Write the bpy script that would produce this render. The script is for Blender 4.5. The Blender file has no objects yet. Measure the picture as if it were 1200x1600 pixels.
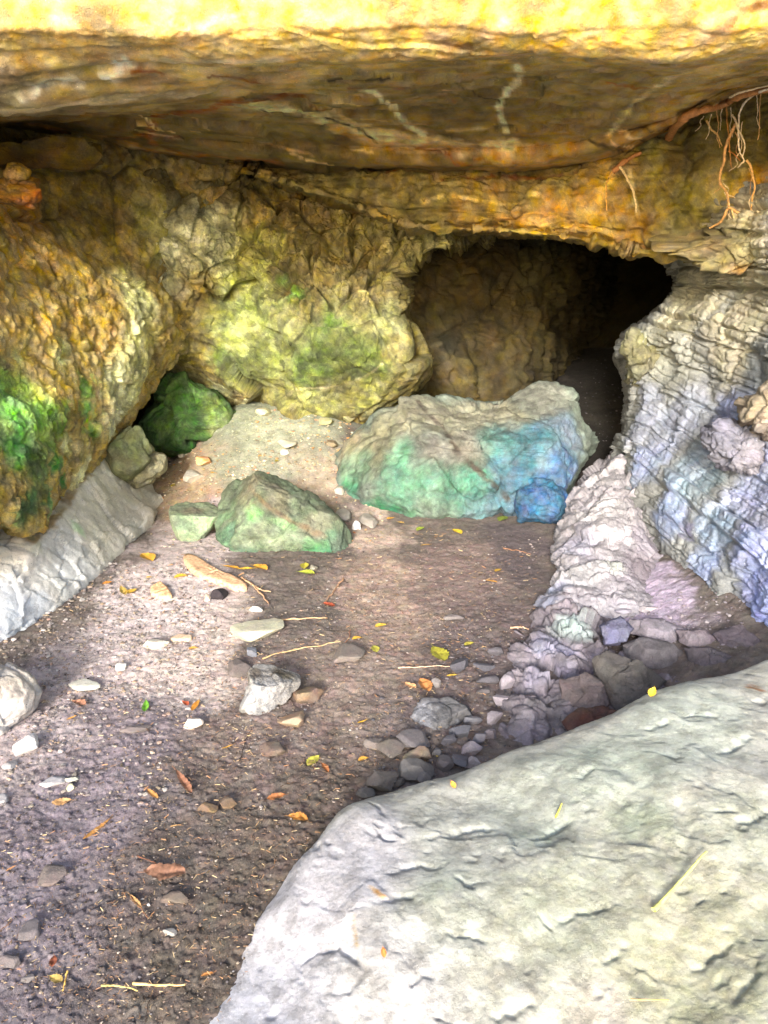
import bpy, math, random
import numpy as np
from mathutils import Vector
random.seed(7)
RNG = np.random.default_rng(7)
SC = bpy.context.scene
COL = SC.collection

# ------------------------------------------------------------------ camera geometry
F = 1232.0; PITCH = math.radians(18.0); CAMZ = 1.6
CP, SP = math.cos(PITCH), math.sin(PITCH)
CAM = np.array([0.0, 0.0, CAMZ])

def P(px, py, d):
    """point seen in direction (px,py) at forward distance d metres"""
    px = np.asarray(px, float); py = np.asarray(py, float); d = np.asarray(d, float)
    u = (px - 600) / F; v = (800 - py) / F
    y = CP + v * SP; z = -SP + v * CP
    t = d / y
    return np.stack([u * t, d + 0 * t, CAMZ + z * t], -1)

def proj(X):
    X = np.asarray(X, float)
    rel = X - CAM
    ax = rel[..., 1] * CP - rel[..., 2] * SP
    up = rel[..., 1] * SP + rel[..., 2] * CP
    ax = np.where(np.abs(ax) < 1e-4, 1e-4, ax)
    return 600 + F * rel[..., 0] / ax, 800 - F * up / ax

def W(x, y, z):
    px, py = proj(np.array([x, y, z])); return (float(px), float(py), y)

# ------------------------------------------------------------------ noise
def _h(ix, iy, iz, seed):
    n = (ix.astype(np.uint32) * np.uint32(374761393) + iy.astype(np.uint32) * np.uint32(668265263)
         + iz.astype(np.uint32) * np.uint32(2654435761) + np.uint32((seed * 1274126177) & 0xffffffff))
    n = (n ^ (n >> np.uint32(13))) * np.uint32(1274126177)
    n = (n ^ (n >> np.uint32(15))) * np.uint32(2246822519)
    n = n ^ (n >> np.uint32(16))
    return n
def _f(n): return n.astype(np.float64) / 4294967295.0

def noise(X, seed=0):
    X = np.asarray(X, np.float32); fl_ = np.floor(X); i = fl_.astype(np.int32); f = X - fl_
    w = f * f * f * (f * (f * 6 - 15) + 10)
    out = np.zeros(X.shape[:-1], np.float32); K1 = np.float32(1 / 511.5)
    for a in (0, 1):
        for b in (0, 1):
            for c in (0, 1):
                h = _h(i[..., 0] + a, i[..., 1] + b, i[..., 2] + c, seed)
                gx = ((h & np.uint32(1023)).astype(np.float32) * K1 - 1)
                gy = (((h >> np.uint32(10)) & np.uint32(1023)).astype(np.float32) * K1 - 1)
                gz_ = (((h >> np.uint32(20)) & np.uint32(1023)).astype(np.float32) * K1 - 1)
                dt = gx * (f[..., 0] - a) + gy * (f[..., 1] - b) + gz_ * (f[..., 2] - c)
                wt = (w[..., 0] if a else 1 - w[..., 0]) * (w[..., 1] if b else 1 - w[..., 1]) * (w[..., 2] if c else 1 - w[..., 2])
                out += wt * dt
    return out * 1.3

def fbm(X, scale, octv=4, seed=0, ridged=False, gain=0.5):
    Y = X / scale; a = 1.0; o = 0; tot = 0
    for k in range(octv):
        n = noise(Y, seed + k * 17)
        if ridged: n = 1 - 2 * np.abs(n) * 1.4
        o = o + a * n; tot += a; a *= gain; Y = Y * 2.03 + 11.3
    return o / tot

def worley(X, scale, seed=0, jit=0.95):
    Y = (np.asarray(X) / scale).astype(np.float32); i = np.floor(Y).astype(np.int32)
    n = Y.shape[:-1]; K2 = np.float32(1 / 1023)
    f1 = np.full(n, 9e9, np.float32); f2 = np.full(n, 9e9, np.float32); cid = np.zeros(n, np.uint32); vec = np.zeros(Y.shape, np.float32)
    for a in (-1, 0, 1):
        for b in (-1, 0, 1):
            for c in (-1, 0, 1):
                cell = [i[..., 0] + a, i[..., 1] + b, i[..., 2] + c]
                h = _h(cell[0], cell[1], cell[2], seed)
                o = np.stack([(h & np.uint32(1023)).astype(np.float32) * K2, ((h >> np.uint32(10)) & np.uint32(1023)).astype(np.float32) * K2,
                              ((h >> np.uint32(20)) & np.uint32(1023)).astype(np.float32) * K2], -1)
                o = np.float32(.5) + (o - np.float32(.5)) * np.float32(jit)
                v = Y - (np.stack(cell, -1).astype(np.float32) + o)
                d = np.sqrt((v * v).sum(-1))
                nw = d < f1
                f2 = np.where(nw, f1, np.minimum(f2, d))
                f1 = np.where(nw, d, f1); cid = np.where(nw, h, cid)
                vec = np.where(nw[..., None], v, vec)
    return f1, f2, cid, vec

def sstep(a, b, x):
    t = np.clip((x - a) / (b - a), 0, 1); return t * t * (3 - 2 * t)

def facets(X, scale, seed=0, crack=0.3, tilt=1.0, warp=0.35):
    """angular broken rock: a tilted plane per cell, with a crack between cells; about -1..1"""
    Xw = X + warp * scale * np.stack([fbm(X, scale * .9, 2, seed + 5), fbm(X, scale * .9, 2, seed + 6), fbm(X, scale * .9, 2, seed + 7)], -1)
    f1, f2, cid, v = worley(Xw, scale, seed)
    r1 = ((cid >> np.uint32(3)) & np.uint32(255)).astype(float) / 127.5 - 1
    tx = ((cid >> np.uint32(7)) & np.uint32(255)).astype(float) / 127.5 - 1
    ty = ((cid >> np.uint32(15)) & np.uint32(255)).astype(float) / 127.5 - 1
    tz = ((cid >> np.uint32(21)) & np.uint32(255)).astype(float) / 127.5 - 1
    h = 0.6 * r1 + tilt * (tx * v[..., 0] + ty * v[..., 1] + tz * v[..., 2])
    return h - crack * (1 - sstep(0, 0.16, f2 - f1)) * 2

def lumps(X, scale, seed=0, warp=0.3):
    Xw = X + warp * scale * np.stack([fbm(X, scale, 2, seed + 5), fbm(X, scale, 2, seed + 6), fbm(X, scale, 2, seed + 7)], -1)
    f1, f2, cid, v = worley(Xw, scale, seed)
    r1 = ((cid >> np.uint32(3)) & np.uint32(255)).astype(float) / 255
    return np.sqrt(np.clip(f2 - f1, 0, 1)) * (0.5 + 0.8 * r1) - 0.4

def S(r, g, b):
    o = []
    for c in (r, g, b):
        c /= 255.0
        o.append(c / 12.92 if c < 0.04045 else ((c + 0.055) / 1.055) ** 2.4)
    return np.array(o)

# ------------------------------------------------------------------ curves / lofts
def catmull(pts, n, metric=None):
    pts = np.asarray(pts, float); K = len(pts)
    ext = np.vstack([2 * pts[0] - pts[1], pts, 2 * pts[-1] - pts[-2]])
    M = 24 * (K - 1) + 1
    t = np.linspace(0, K - 1, M); i = np.minimum(t.astype(int), K - 2); f = (t - i)[:, None]
    p0, p1, p2, p3 = ext[i], ext[i + 1], ext[i + 2], ext[i + 3]
    c = 0.5 * ((2 * p1) + (-p0 + p2) * f + (2 * p0 - 5 * p1 + 4 * p2 - p3) * f ** 2 + (-p0 + 3 * p1 - 3 * p2 + p3) * f ** 3)
    m = np.array(metric if metric is not None else [1] * pts.shape[1])
    L = np.r_[0, np.cumsum(np.sqrt((((c[1:] - c[:-1]) * m) ** 2).sum(1)) + 1e-9)]
    s = np.linspace(0, L[-1], n)
    return np.stack([np.interp(s, L, c[:, k]) for k in range(c.shape[1])], 1)

def loft(rows, nr, nc, dm=45.0):
    met = [1, 1, dm]
    R = np.stack([catmull(r, nc, met) for r in rows])            # K,nc,3
    K = len(rows)
    seg = np.sqrt((((R[1:] - R[:-1]) * met) ** 2).sum(-1)).mean(1)
    L = np.r_[0, np.cumsum(seg)]
    s = np.linspace(0, L[-1], nr); t = np.interp(s, L, np.arange(K))
    ext = np.concatenate([(2 * R[0] - R[1])[None], R, (2 * R[-1] - R[-2])[None]])
    i = np.minimum(t.astype(int), K - 2); f = (t - i)[:, None, None]
    p0, p1, p2, p3 = ext[i], ext[i + 1], ext[i + 2], ext[i + 3]
    c = 0.5 * ((2 * p1) + (-p0 + p2) * f + (2 * p0 - 5 * p1 + 4 * p2 - p3) * f ** 2 + (-p0 + 3 * p1 - 3 * p2 + p3) * f ** 3)
    return P(c[..., 0], c[..., 1], c[..., 2])

def gnormals(G):
    du = np.gradient(G, axis=1); dv = np.gradient(G, axis=0)
    n = np.cross(du, dv); n /= np.linalg.norm(n, axis=-1, keepdims=True) + 1e-12
    if ((CAM - G) * n).sum(-1).mean() < 0: n = -n
    return n

# ------------------------------------------------------------------ mesh building
def mesh_np(name, V, quads, col, mat, smooth=True, tris=None, parent=None, origin=None, sharp=None):
    V = np.asarray(V, float)
    if origin is None: origin = np.array([V[:, 0].mean(), V[:, 1].mean(), V[:, 2].min()])
    V = V - origin
    me = bpy.data.meshes.new(name)
    nq = 0 if quads is None else len(quads); nt = 0 if tris is None else len(tris)
    me.vertices.add(len(V)); me.vertices.foreach_set('co', V.astype(np.float32).ravel())
    me.loops.add(nq * 4 + nt * 3); me.polygons.add(nq + nt)
    li = []; st = []
    if nq: li.append(np.asarray(quads).ravel()); st.append(np.arange(nq) * 4)
    if nt: li.append(np.asarray(tris).ravel()); st.append(nq * 4 + np.arange(nt) * 3)
    me.loops.foreach_set('vertex_index', np.concatenate(li).astype(np.int32))
    me.polygons.foreach_set('loop_start', np.concatenate(st).astype(np.int32))
    me.update(calc_edges=True); me.validate()
    if col is not None:
        at = me.color_attributes.new('Col', 'FLOAT_COLOR', 'POINT')
        c = np.asarray(col, float)
        if c.ndim == 1: c = np.tile(c, (len(V), 1))
        if c.shape[1] == 3: c = np.concatenate([c, np.zeros((len(c), 1))], 1)
        at.data.foreach_set('color', c.astype(np.float32).ravel())
    me.polygons.foreach_set('use_smooth', np.full(nq + nt, smooth))
    if sharp: me.set_sharp_from_angle(angle=math.radians(sharp))
    me.materials.append(mat)
    ob = bpy.data.objects.new(name, me); COL.objects.link(ob)
    ob.location = origin
    if parent is not None:
        ob.parent = parent; ob.location = origin - np.array(parent.location)
    return ob

def gridquads(nr, nc, off=0, wrap=False):
    r = np.arange(nr - 1)[:, None]; c = np.arange(nc if wrap else nc - 1)[None]
    c2 = (c + 1) % nc
    a = r * nc + c; b = r * nc + c2; d = (r + 1) * nc + c; e = (r + 1) * nc + c2
    return np.stack([a, b, e, d], -1).reshape(-1, 4) + off

def ring_idx(nr, nc):
    top = np.arange(nc); right = np.arange(1, nr) * nc + nc - 1
    bot = (nr - 1) * nc + np.arange(nc - 2, -1, -1); left = np.arange(nr - 2, 0, -1) * nc
    return np.concatenate([top, right, bot, left])

def solid_grid(name, G, col, mat, off):
    """a rock face given a body: the rim is carried back by `off` and closed"""
    nr, nc = G.shape[:2]; V = G.reshape(-1, 3); q = gridquads(nr, nc)
    ring = ring_idx(nr, nc); n = len(ring); B = V[ring] + np.asarray(off)
    ctr = B.mean(0)[None]
    V2 = np.vstack([V, B, ctr]); o = len(V)
    k = np.arange(n); k2 = (k + 1) % n
    sk = np.stack([ring[k], ring[k2], o + k2, o + k], -1)
    tr = np.stack([o + k, o + k2, np.full(n, o + n)], -1)
    c = col.reshape(-1, col.shape[-1]); c2 = np.vstack([c, c[ring], c.mean(0)[None]])
    return mesh_np(name, V2, np.vstack([q, sk]), c2, mat, True, tr)

def tag(o, label=None, cat=None, group=None, kind=None):
    if label: o['label'] = label
    if cat: o['category'] = cat
    if group: o['group'] = group
    if kind: o['kind'] = kind
    return o

# ------------------------------------------------------------------ colour in the stone
def paint(X, anchors, base, ppx, ppy, lines=(), seed=3, warp=0.10, wb=0.12, ys=1.0):
    """X points (n,3); anchors (px,py,radius px,(r,g,b) sRGB[,wet]) become colour patches at points ON the stone"""
    n = X.shape[0]
    wv = np.stack([fbm(X, .35, 3, seed), fbm(X, .35, 3, seed + 1), fbm(X, .35, 3, seed + 2)], -1) * warp * 2
    wv += np.stack([fbm(X, .07, 2, seed + 3), fbm(X, .07, 2, seed + 4), fbm(X, .07, 2, seed + 8)], -1) * warp * .55
    wv += np.stack([fbm(X, .022, 2, seed + 13), fbm(X, .022, 2, seed + 14), fbm(X, .022, 2, seed + 18)], -1) * warp * .22
    YS = np.array([1, ys, 1.0])
    Xw = X + wv
    acc = np.tile(np.r_[S(*base), 0.0] * wb, (n, 1)); tot = np.full(n, wb)
    dcam = np.linalg.norm(X - CAM, axis=1)
    for a in anchors:
        k = np.argmin((ppx - a[0]) ** 2 + (ppy - a[1]) ** 2 + (dcam * .6) ** 2)
        r = a[2] * dcam[k] / F
        w = np.exp(-1.5 * ((((Xw - X[k]) * YS) ** 2).sum(1) / r ** 2) ** 1.5)
        c = np.r_[S(*a[3]), a[4] if len(a) > 4 else 0.0]
        acc += w[:, None] * c; tot += w
    C = acc / tot[:, None]
    for ln in lines:
        pts, wid, c = ln[0], ln[1], ln[2]; wet = ln[3] if len(ln) > 3 else 0.0
        K = []
        for p in catmull(np.array(pts, float), max(4, len(pts) * 4)):
            k = np.argmin((ppx - p[0]) ** 2 + (ppy - p[1]) ** 2 + (dcam * .6) ** 2); K.append(X[k])
        K = np.array(K); w = 1.25 * wid * np.linalg.norm(K.mean(0) - CAM) / F
        Xv = (X + wv * 0.12) * YS; K = K * YS
        dist = np.full(n, 9e9)
        for a, b in zip(K[:-1], K[1:]):
            ab = b - a; t = np.clip(((Xv - a) @ ab) / (ab @ ab + 1e-12), 0, 1)
            dist = np.minimum(dist, np.linalg.norm(Xv - a - t[:, None] * ab, axis=1))
        nn = fbm(X, .08, 3, seed + 30)
        m = (1 - sstep(.35 * w, w, dist * (1 + .9 * nn))) * np.clip(.85 + 1.1 * fbm(X, .07, 2, seed + 40), 0, 1)
        C = C * (1 - m[:, None]) + m[:, None] * np.r_[S(*c), wet]
    return C

# ------------------------------------------------------------------ materials
def rockmat(name, scale=1.0, bump=0.6, mott=0.5, rough=0.85, speck=0.4, hue=0.04, dist=0.02, fine=1.0, strata=None):
    m = bpy.data.materials.new(name); m.use_nodes = True
    nt = m.node_tree; N = nt.nodes; L = nt.links; N.clear()
    out = N.new('ShaderNodeOutputMaterial'); bs = N.new('ShaderNodeBsdfPrincipled'); L.new(bs.outputs[0], out.inputs[0])
    geo = N.new('ShaderNodeNewGeometry')
    at = N.new('ShaderNodeAttribute'); at.attribute_name = 'Col'
    def nz(sc, det=6, ro=.6, ds=0.0):
        n = N.new('ShaderNodeTexNoise'); n.inputs['Scale'].default_value = sc; n.inputs['Detail'].default_value = det
        n.inputs['Roughness'].default_value = ro; n.inputs['Distortion'].default_value = ds
        L.new(geo.outputs['Position'], n.inputs['Vector']); return n.outputs['Fac']
    def mth(op, a, b, c=None):
        n = N.new('ShaderNodeMath'); n.operation = op
        for k, v in enumerate((a, b) if c is None else (a, b, c)):
            if hasattr(v, 'links'): L.new(v, n.inputs[k])
            else: n.inputs[k].default_value = v
        return n.outputs[0]
    def rng(x, a, b, c, d):
        n = N.new('ShaderNodeMapRange'); L.new(x, n.inputs[0])
        for k, v in enumerate((a, b, c, d)): n.inputs[k + 1].default_value = v
        return n.outputs[0]
    n1 = nz(3.5 * scale, 5, .6, .6); n2 = nz(22 * scale, 6, .65, .3); n3 = nz(110 * scale, 4, .7)
    a = rng(n1, .3, .7, 1 - .5 * mott, 1 + .45 * mott)
    b = rng(n2, .3, .7, 1 - .55 * mott, 1 + .5 * mott)
    c = rng(n3, .3, .7, 1 - .45 * mott, 1 + .45 * mott)
    v = mth('MULTIPLY', mth('MULTIPLY', a, b), c)
    vo = N.new('ShaderNodeTexVoronoi'); vo.inputs['Scale'].default_value = 60 * scale
    L.new(geo.outputs['Position'], vo.inputs['Vector'])
    sp = rng(vo.outputs['Distance'], .08, .2, 1, 0)
    sel = rng(vo.outputs['Color'], .72, .8, 0, 1)
    spk = mth('MULTIPLY', sp, sel)
    v2 = mth('MULTIPLY', v, mth('ADD', 1.0, mth('MULTIPLY', spk, speck * 2)))
    hs = N.new('ShaderNodeHueSaturation'); L.new(at.outputs['Color'], hs.inputs['Color'])
    L.new(rng(nz(6 * scale, 3), .3, .7, .5 - hue, .5 + hue), hs.inputs['Hue'])
    L.new(rng(nz(11 * scale, 4), .3, .7, .75, 1.25), hs.inputs['Saturation'])
    mx = N.new('ShaderNodeVectorMath'); mx.operation = 'SCALE'
    L.new(hs.outputs[0], mx.inputs[0]); L.new(v2, mx.inputs['Scale'])
    L.new(mx.outputs[0], bs.inputs['Base Color'])
    wet = at.outputs['Alpha']
    wn = mth('MULTIPLY', wet, rng(nz(30 * scale, 4), .35, .62, .0, 1.0))
    L.new(mth('SUBTRACT', rough, mth('MULTIPLY', wn, rough - .16)), bs.inputs['Roughness'])
    L.new(mth('ADD', .35, mth('MULTIPLY', wn, .6)), bs.inputs['Specular IOR Level'])
    h1 = nz(28 * scale, 8, .72, .4); h2 = nz(170 * scale * fine, 5, .7)
    h = mth('ADD', h1, mth('MULTIPLY', h2, .45))
    if strata is not None:
        wv = N.new('ShaderNodeTexWave'); wv.bands_direction = 'Z'; wv.inputs['Scale'].default_value = strata[0]
        wv.inputs['Distortion'].default_value = 6; wv.inputs['Detail'].default_value = 4; wv.inputs['Detail Scale'].default_value = 1.2
        mp = N.new('ShaderNodeMapping'); mp.inputs['Rotation'].default_value = (strata[2] if len(strata) > 2 else 0, strata[1], 0)
        L.new(geo.outputs['Position'], mp.inputs['Vector']); L.new(mp.outputs[0], wv.inputs['Vector'])
        h = mth('ADD', h, mth('MULTIPLY', wv.outputs['Fac'], .6))
    bp = N.new('ShaderNodeBump'); L.new(rng(nz(4.5 * scale, 4), .34, .66, bump * .25, bump * 1.35), bp.inputs['Strength']); bp.inputs['Distance'].default_value = dist
    L.new(h, bp.inputs['Height']); L.new(bp.outputs[0], bs.inputs['Normal'])
    return m

def plainmat(name, rough=.7, mott=.4, scale=40, bump=.3, trans=0.0):
    """vertex colour with mottling: leaves, twigs, roots"""
    m = bpy.data.materials.new(name); m.use_nodes = True
    nt = m.node_tree; N = nt.nodes; L = nt.links
    bs = N['Principled BSDF']; at = N.new('ShaderNodeAttribute'); at.attribute_name = 'Col'
    geo = N.new('ShaderNodeNewGeometry')
    n = N.new('ShaderNodeTexNoise'); n.inputs['Scale'].default_value = scale; n.inputs['Detail'].default_value = 5
    L.new(geo.outputs['Position'], n.inputs['Vector'])
    r = N.new('ShaderNodeMapRange'); L.new(n.outputs['Fac'], r.inputs[0])
    for k, v in enumerate((.3, .7, 1 - mott, 1 + mott)): r.inputs[k + 1].default_value = v
    mx = N.new('ShaderNodeVectorMath'); mx.operation = 'SCALE'; L.new(at.outputs['Color'], mx.inputs[0]); L.new(r.outputs[0], mx.inputs['Scale'])
    L.new(mx.outputs[0], bs.inputs['Base Color']); bs.inputs['Roughness'].default_value = rough
    bp = N.new('ShaderNodeBump'); bp.inputs['Strength'].default_value = bump; bp.inputs['Distance'].default_value = .004
    L.new(n.outputs['Fac'], bp.inputs['Height']); L.new(bp.outputs[0], bs.inputs['Normal'])
    return m
SKY_STR, SUN_STR, SUN_ANG, SUN_E, SUN_A, EXPOSURE = 0.15, 2.0, 11.0, 20, -10, 1.7
Q, QB = 1.0, 1.0
# ------------------------------------------------------------------ camera, light
cam = bpy.data.cameras.new('camera'); co = bpy.data.objects.new('camera', cam); COL.objects.link(co)
co.location = CAM; co.rotation_euler = (math.radians(90) - PITCH, 0, 0)
cam.sensor_fit = 'VERTICAL'; cam.sensor_height = 24.0; cam.lens = 24.0 * F / 1600.0; cam.clip_end = 500; cam.clip_start = .02
SC.camera = co
SUN_EL, SUN_AZ = math.radians(SUN_E), math.radians(SUN_A)     # the sun stands behind the camera, to its left
SUN_DIR = np.array([math.sin(SUN_AZ) * math.cos(SUN_EL), -math.cos(SUN_AZ) * math.cos(SUN_EL), math.sin(SUN_EL)])  # towards the sun
wd = bpy.data.worlds.new('World'); SC.world = wd; wd.use_nodes = True
sky = wd.node_tree.nodes.new('ShaderNodeTexSky'); sky.sky_type = 'NISHITA'; sky.sun_disc = False
sky.sun_elevation = SUN_EL; sky.sun_rotation = math.atan2(SUN_DIR[0], SUN_DIR[1])
sky.air_density = 1.0; sky.dust_density = 2.0
wd.node_tree.links.new(sky.outputs[0], wd.node_tree.nodes['Background'].inputs[0])
wd.node_tree.nodes['Background'].inputs[1].default_value = SKY_STR
sl = bpy.data.lights.new('sun', 'SUN'); sl.energy = SUN_STR; sl.angle = math.radians(SUN_ANG); sl.color = (1, .965, .91)
so = bpy.data.objects.new('sun', sl); COL.objects.link(so)
so.rotation_euler = Vector(SUN_DIR).to_track_quat('Z', 'Y').to_euler(); so.location = (-6, -8, 9)
SC.view_settings.view_transform = 'Standard'; SC.view_settings.look = 'None'; SC.view_settings.exposure = EXPOSURE
SC.view_settings.gamma = 1; SC.render.engine = 'CYCLES'
SC.cycles.max_bounces = 10; SC.cycles.diffuse_bounces = 8; SC.cycles.use_denoising = True
SC.cycles.sample_clamp_indirect = 6

# ------------------------------------------------------------------ ground
def gz(x, y):
    x = np.asarray(x, float); y = np.asarray(y, float)
    l = .52 * sstep(4.6, 5.9, y) * (.25 + .75 * sstep(-1.7, -1.05, x)); r = .60 * sstep(5.2, 9.2, y)
    b = sstep(-.5, .5, x)
    z = l * (1 - b) + r * b
    # talus against the right-hand wall
    z = z + .20 * sstep(.85, 1.7, x - .12 * (y - 2.4)) * sstep(1.6, 2.4, y) * (1 - sstep(3.6, 4.6, y))
    X = np.stack([x, y, 0 * x], -1)
    return z + .035 * fbm(X, 1.1, 2, 91) + .018 * fbm(X, .35, 2, 92)

def G(px, py):
    px = np.asarray(px, float); py = np.asarray(py, float)
    d = np.full(px.shape, 3.0)
    r = P(px, py, np.ones(px.shape)) - CAM
    for k in range(40):
        z = gz(r[..., 0] * d, d)
        dn = (z - CAMZ) / np.minimum(r[..., 2], -.02)
        d = .5 * d + .5 * np.clip(dn, .5, 12)
    return CAM + r * d[..., None]

ds = np.concatenate([np.linspace(-30, .6, 14), np.geomspace(.9, 10.5, int(860 * Q)), np.linspace(11, 60, 12)])
us = np.concatenate([-np.geomspace(1.25, 30, 10)[::-1], np.linspace(-1.12, 1.12, int(720 * Q)), np.geomspace(1.25, 30, 10)])
D_, U_ = np.meshgrid(ds, us, indexing='ij')
X_ = U_ * (.60 * np.clip(D_, .8, None) + .12)
GX = np.stack([X_, D_, gz(X_, D_)], -1)
fl = GX.reshape(-1, 3).copy()
flat = np.stack([fl[:, 0], fl[:, 1], 0 * fl[:, 0]], -1)
vis = (fl[:, 1] > .8) & (fl[:, 1] < 10.6) & (np.abs(U_.ravel()) < 1.2)
pv = flat[vis]
crumb = .006 * fbm(pv, .09, 5, 93) + .007 * np.clip(lumps(pv, .04, 94), -.3, 1) * sstep(-.3, .3, fbm(pv, .3, 2, 95)) + .0035 * facets(pv, .022, 96, .2, 1.2)
fl[vis, 2] += crumb
gx_, gy_ = proj(fl[vis])
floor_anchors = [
    (930, 560, 50, (34, 31, 26)), (940, 620, 60, (34, 31, 26)), (930, 680, 50, (40, 37, 32)), (900, 720, 30, (52, 48, 44)), (960, 520, 50, (30, 28, 22)), (800, 590, 50, (50, 44, 34)),  # shade of the hole and of the gap beside it, painted into the floor
    (430, 660, 60, (130, 142, 120)), (385, 640, 50, (126, 138, 114)), (480, 690, 50, (136, 140, 122)), (350, 690, 50, (136, 138, 118)), (420, 710, 40, (140, 138, 120)),
    (100, 1560, 120, (106, 97, 98)), (330, 1500, 120, (96, 86, 76)), (300, 1330, 100, (100, 89, 80)), (60, 1350, 110, (130, 120, 124)),
    (150, 1200, 100, (132, 120, 122)), (120, 1080, 90, (175, 161, 157)), (300, 1000, 80, (197, 181, 171)), (250, 930, 70, (208, 194, 189)),
    (420, 1150, 90, (129, 114, 105)), (560, 1050, 80, (134, 119, 108)), (600, 950, 70, (163, 142, 127)), (720, 900, 60, (135, 117, 109)),
    (810, 860, 50, (98, 88, 88)), (780, 980, 60, (109, 96, 93)), (700, 1080, 60, (106, 93, 88)), (500, 1250, 80, (100, 88, 78)),
    (300, 850, 60, (196, 180, 175)), (290, 740, 50, (165, 143, 115)), (430, 670, 60, (168, 165, 144)), (480, 740, 50, (161, 145, 125)),
    (400, 640, 50, (159, 158, 132)), (580, 830, 40, (187, 167, 152)), (660, 1180, 50, (99, 90, 87)), (960, 600, 60, (50, 46, 38)), (760, 600, 60, (60, 54, 44)), (900, 680, 30, (60, 56, 50)), (960, 640, 50, (86, 80, 68)), (1020, 930, 50, (195, 179, 195)),  # the darkest ones also paint the shade inside the hole
]
fc = np.tile(np.r_[S(110, 100, 92), 0], (len(fl), 1))
fc[fl[:, 1] < .85] = np.r_[S(205, 198, 186), 0]  # unseen ground behind the camera, made pale to bounce light onto the roof
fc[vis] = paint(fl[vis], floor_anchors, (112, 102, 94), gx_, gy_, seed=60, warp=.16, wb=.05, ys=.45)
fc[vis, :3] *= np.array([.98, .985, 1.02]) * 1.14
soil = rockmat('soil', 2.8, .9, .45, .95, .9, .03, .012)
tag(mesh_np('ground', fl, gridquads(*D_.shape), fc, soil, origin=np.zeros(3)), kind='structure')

# ------------------------------------------------------------------ hill that carries the cave
ys = np.linspace(3.0, 14.5, 12); ar = []
for y in ys:
    row = []
    for a in np.linspace(0, math.pi, 25):
        row.append((7.0 * math.copysign(abs(math.cos(a)) ** .45, math.cos(a)), y, -.8 + 5.2 * math.sin(a) ** .5))
    ar.append(row)
HG = np.array(ar); HG += .25 * np.stack([fbm(HG, 2, 3, 11), 0 * HG[..., 0], fbm(HG, 2, 3, 12)], -1)
end = HG[-1].mean(0)
HV = np.vstack([HG.reshape(-1, 3), HG[-1] * np.array([.5, 1, .5]) + np.array([0, .3, 0]), end[None] + [[0, .3, 0]]])
q = gridquads(12, 25); o = 12 * 25
q2 = np.array([[o - 25 + k, o - 25 + k + 1, o + k + 1, o + k] for k in range(24)]); t2 = np.array([[o + k, o + k + 1, o + 25] for k in range(24)])
hillmat = rockmat('hill_rock', .6, .5, .5, .9, .2)
tag(mesh_np('hillside', HV, np.vstack([q, q2]), S(120, 105, 70), hillmat, True, t2), kind='structure')

# ------------------------------------------------------------------ rock faces
SURF = {}
def face(name, label, cat, rows, nr, nc, disp, anchors, base, mat, off, lines=(), seed=1, warp=.10, wb=.12, dm=45.0, cell=None, sat=1.0, val=1.0, tint=(1, 1, 1), ys=1.0, grooves=()):
    nr, nc = int(nr * Q), int(nc * Q)
    Gd = loft(rows, nr, nc, dm)
    n = gnormals(Gd)
    dsp = disp(Gd.reshape(-1, 3)).reshape(nr, nc)
    qx, qy = proj(Gd.reshape(-1, 3)); Gf = Gd.reshape(-1, 3)
    for pts, wid, dep in grooves:
        pp = catmull(np.array(pts, float), 4 * len(pts))
        K = np.array([Gf[np.argmin((qx - a) ** 2 + (qy - b) ** 2)] for a, b in pp]); K += RNG.normal(size=K.shape) * wid * .5
        Gw = Gf + wid * 1.2 * np.stack([fbm(Gf, wid * 4, 2, 140), fbm(Gf, wid * 4, 2, 141), fbm(Gf, wid * 4, 2, 142)], -1)
        dist = np.full(len(Gf), 9.0); al = np.zeros(len(Gf)); m_ = len(K) - 1
        for t_, (a, b) in enumerate(zip(K[:-1], K[1:])):
            ab = b - a; t = np.clip(((Gw - a) @ ab) / (ab @ ab + 1e-12), 0, 1); dd = np.linalg.norm(Gw - a - t[:, None] * ab, axis=1)
            al = np.where(dd < dist, (t_ + t) / m_, al); dist = np.minimum(dist, dd)
        tap = np.sin(np.pi * np.clip(al, .04, .96)) ** .6
        dsp = dsp - (dep * tap * (np.exp(-(dist / wid) ** 2) + .35 * np.exp(-(dist / wid / 4) ** 2))).reshape(nr, nc)
    X = Gd + n * dsp[..., None]
    C = paint(X.reshape(-1, 3), anchors, base, qx, qy, lines, seed, warp, wb, ys)
    if cell:
        Xc = X.reshape(-1, 3); Xc = Xc + .3 * cell[0] * np.stack([fbm(Xc, cell[0], 2, 7), fbm(Xc, cell[0], 2, 8), fbm(Xc, cell[0], 2, 9)], -1)
        _, _, cid, _ = worley(Xc, cell[0], seed + 70); _, _, cid2, _ = worley(Xc, cell[0] * 3.1, seed + 71)
        fac = (1 + cell[1] * (2 * _f(cid * np.uint32(2654435761)) - 1)) * (1 + .7 * cell[1] * (2 * _f(cid2 * np.uint32(2654435761)) - 1))
        C[:, :3] *= fac[:, None]
    g_ = C[:, :3].mean(1, keepdims=True); C[:, :3] = np.clip((g_ + (C[:, :3] - g_) * sat) * val * np.array(tint), .005, .9)
    ob = solid_grid(name, X, C, mat, off)
    tag(ob, label, cat, None, 'thing')
    SURF[name + str(seed)] = X.reshape(-1, 3)
    return ob

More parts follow.
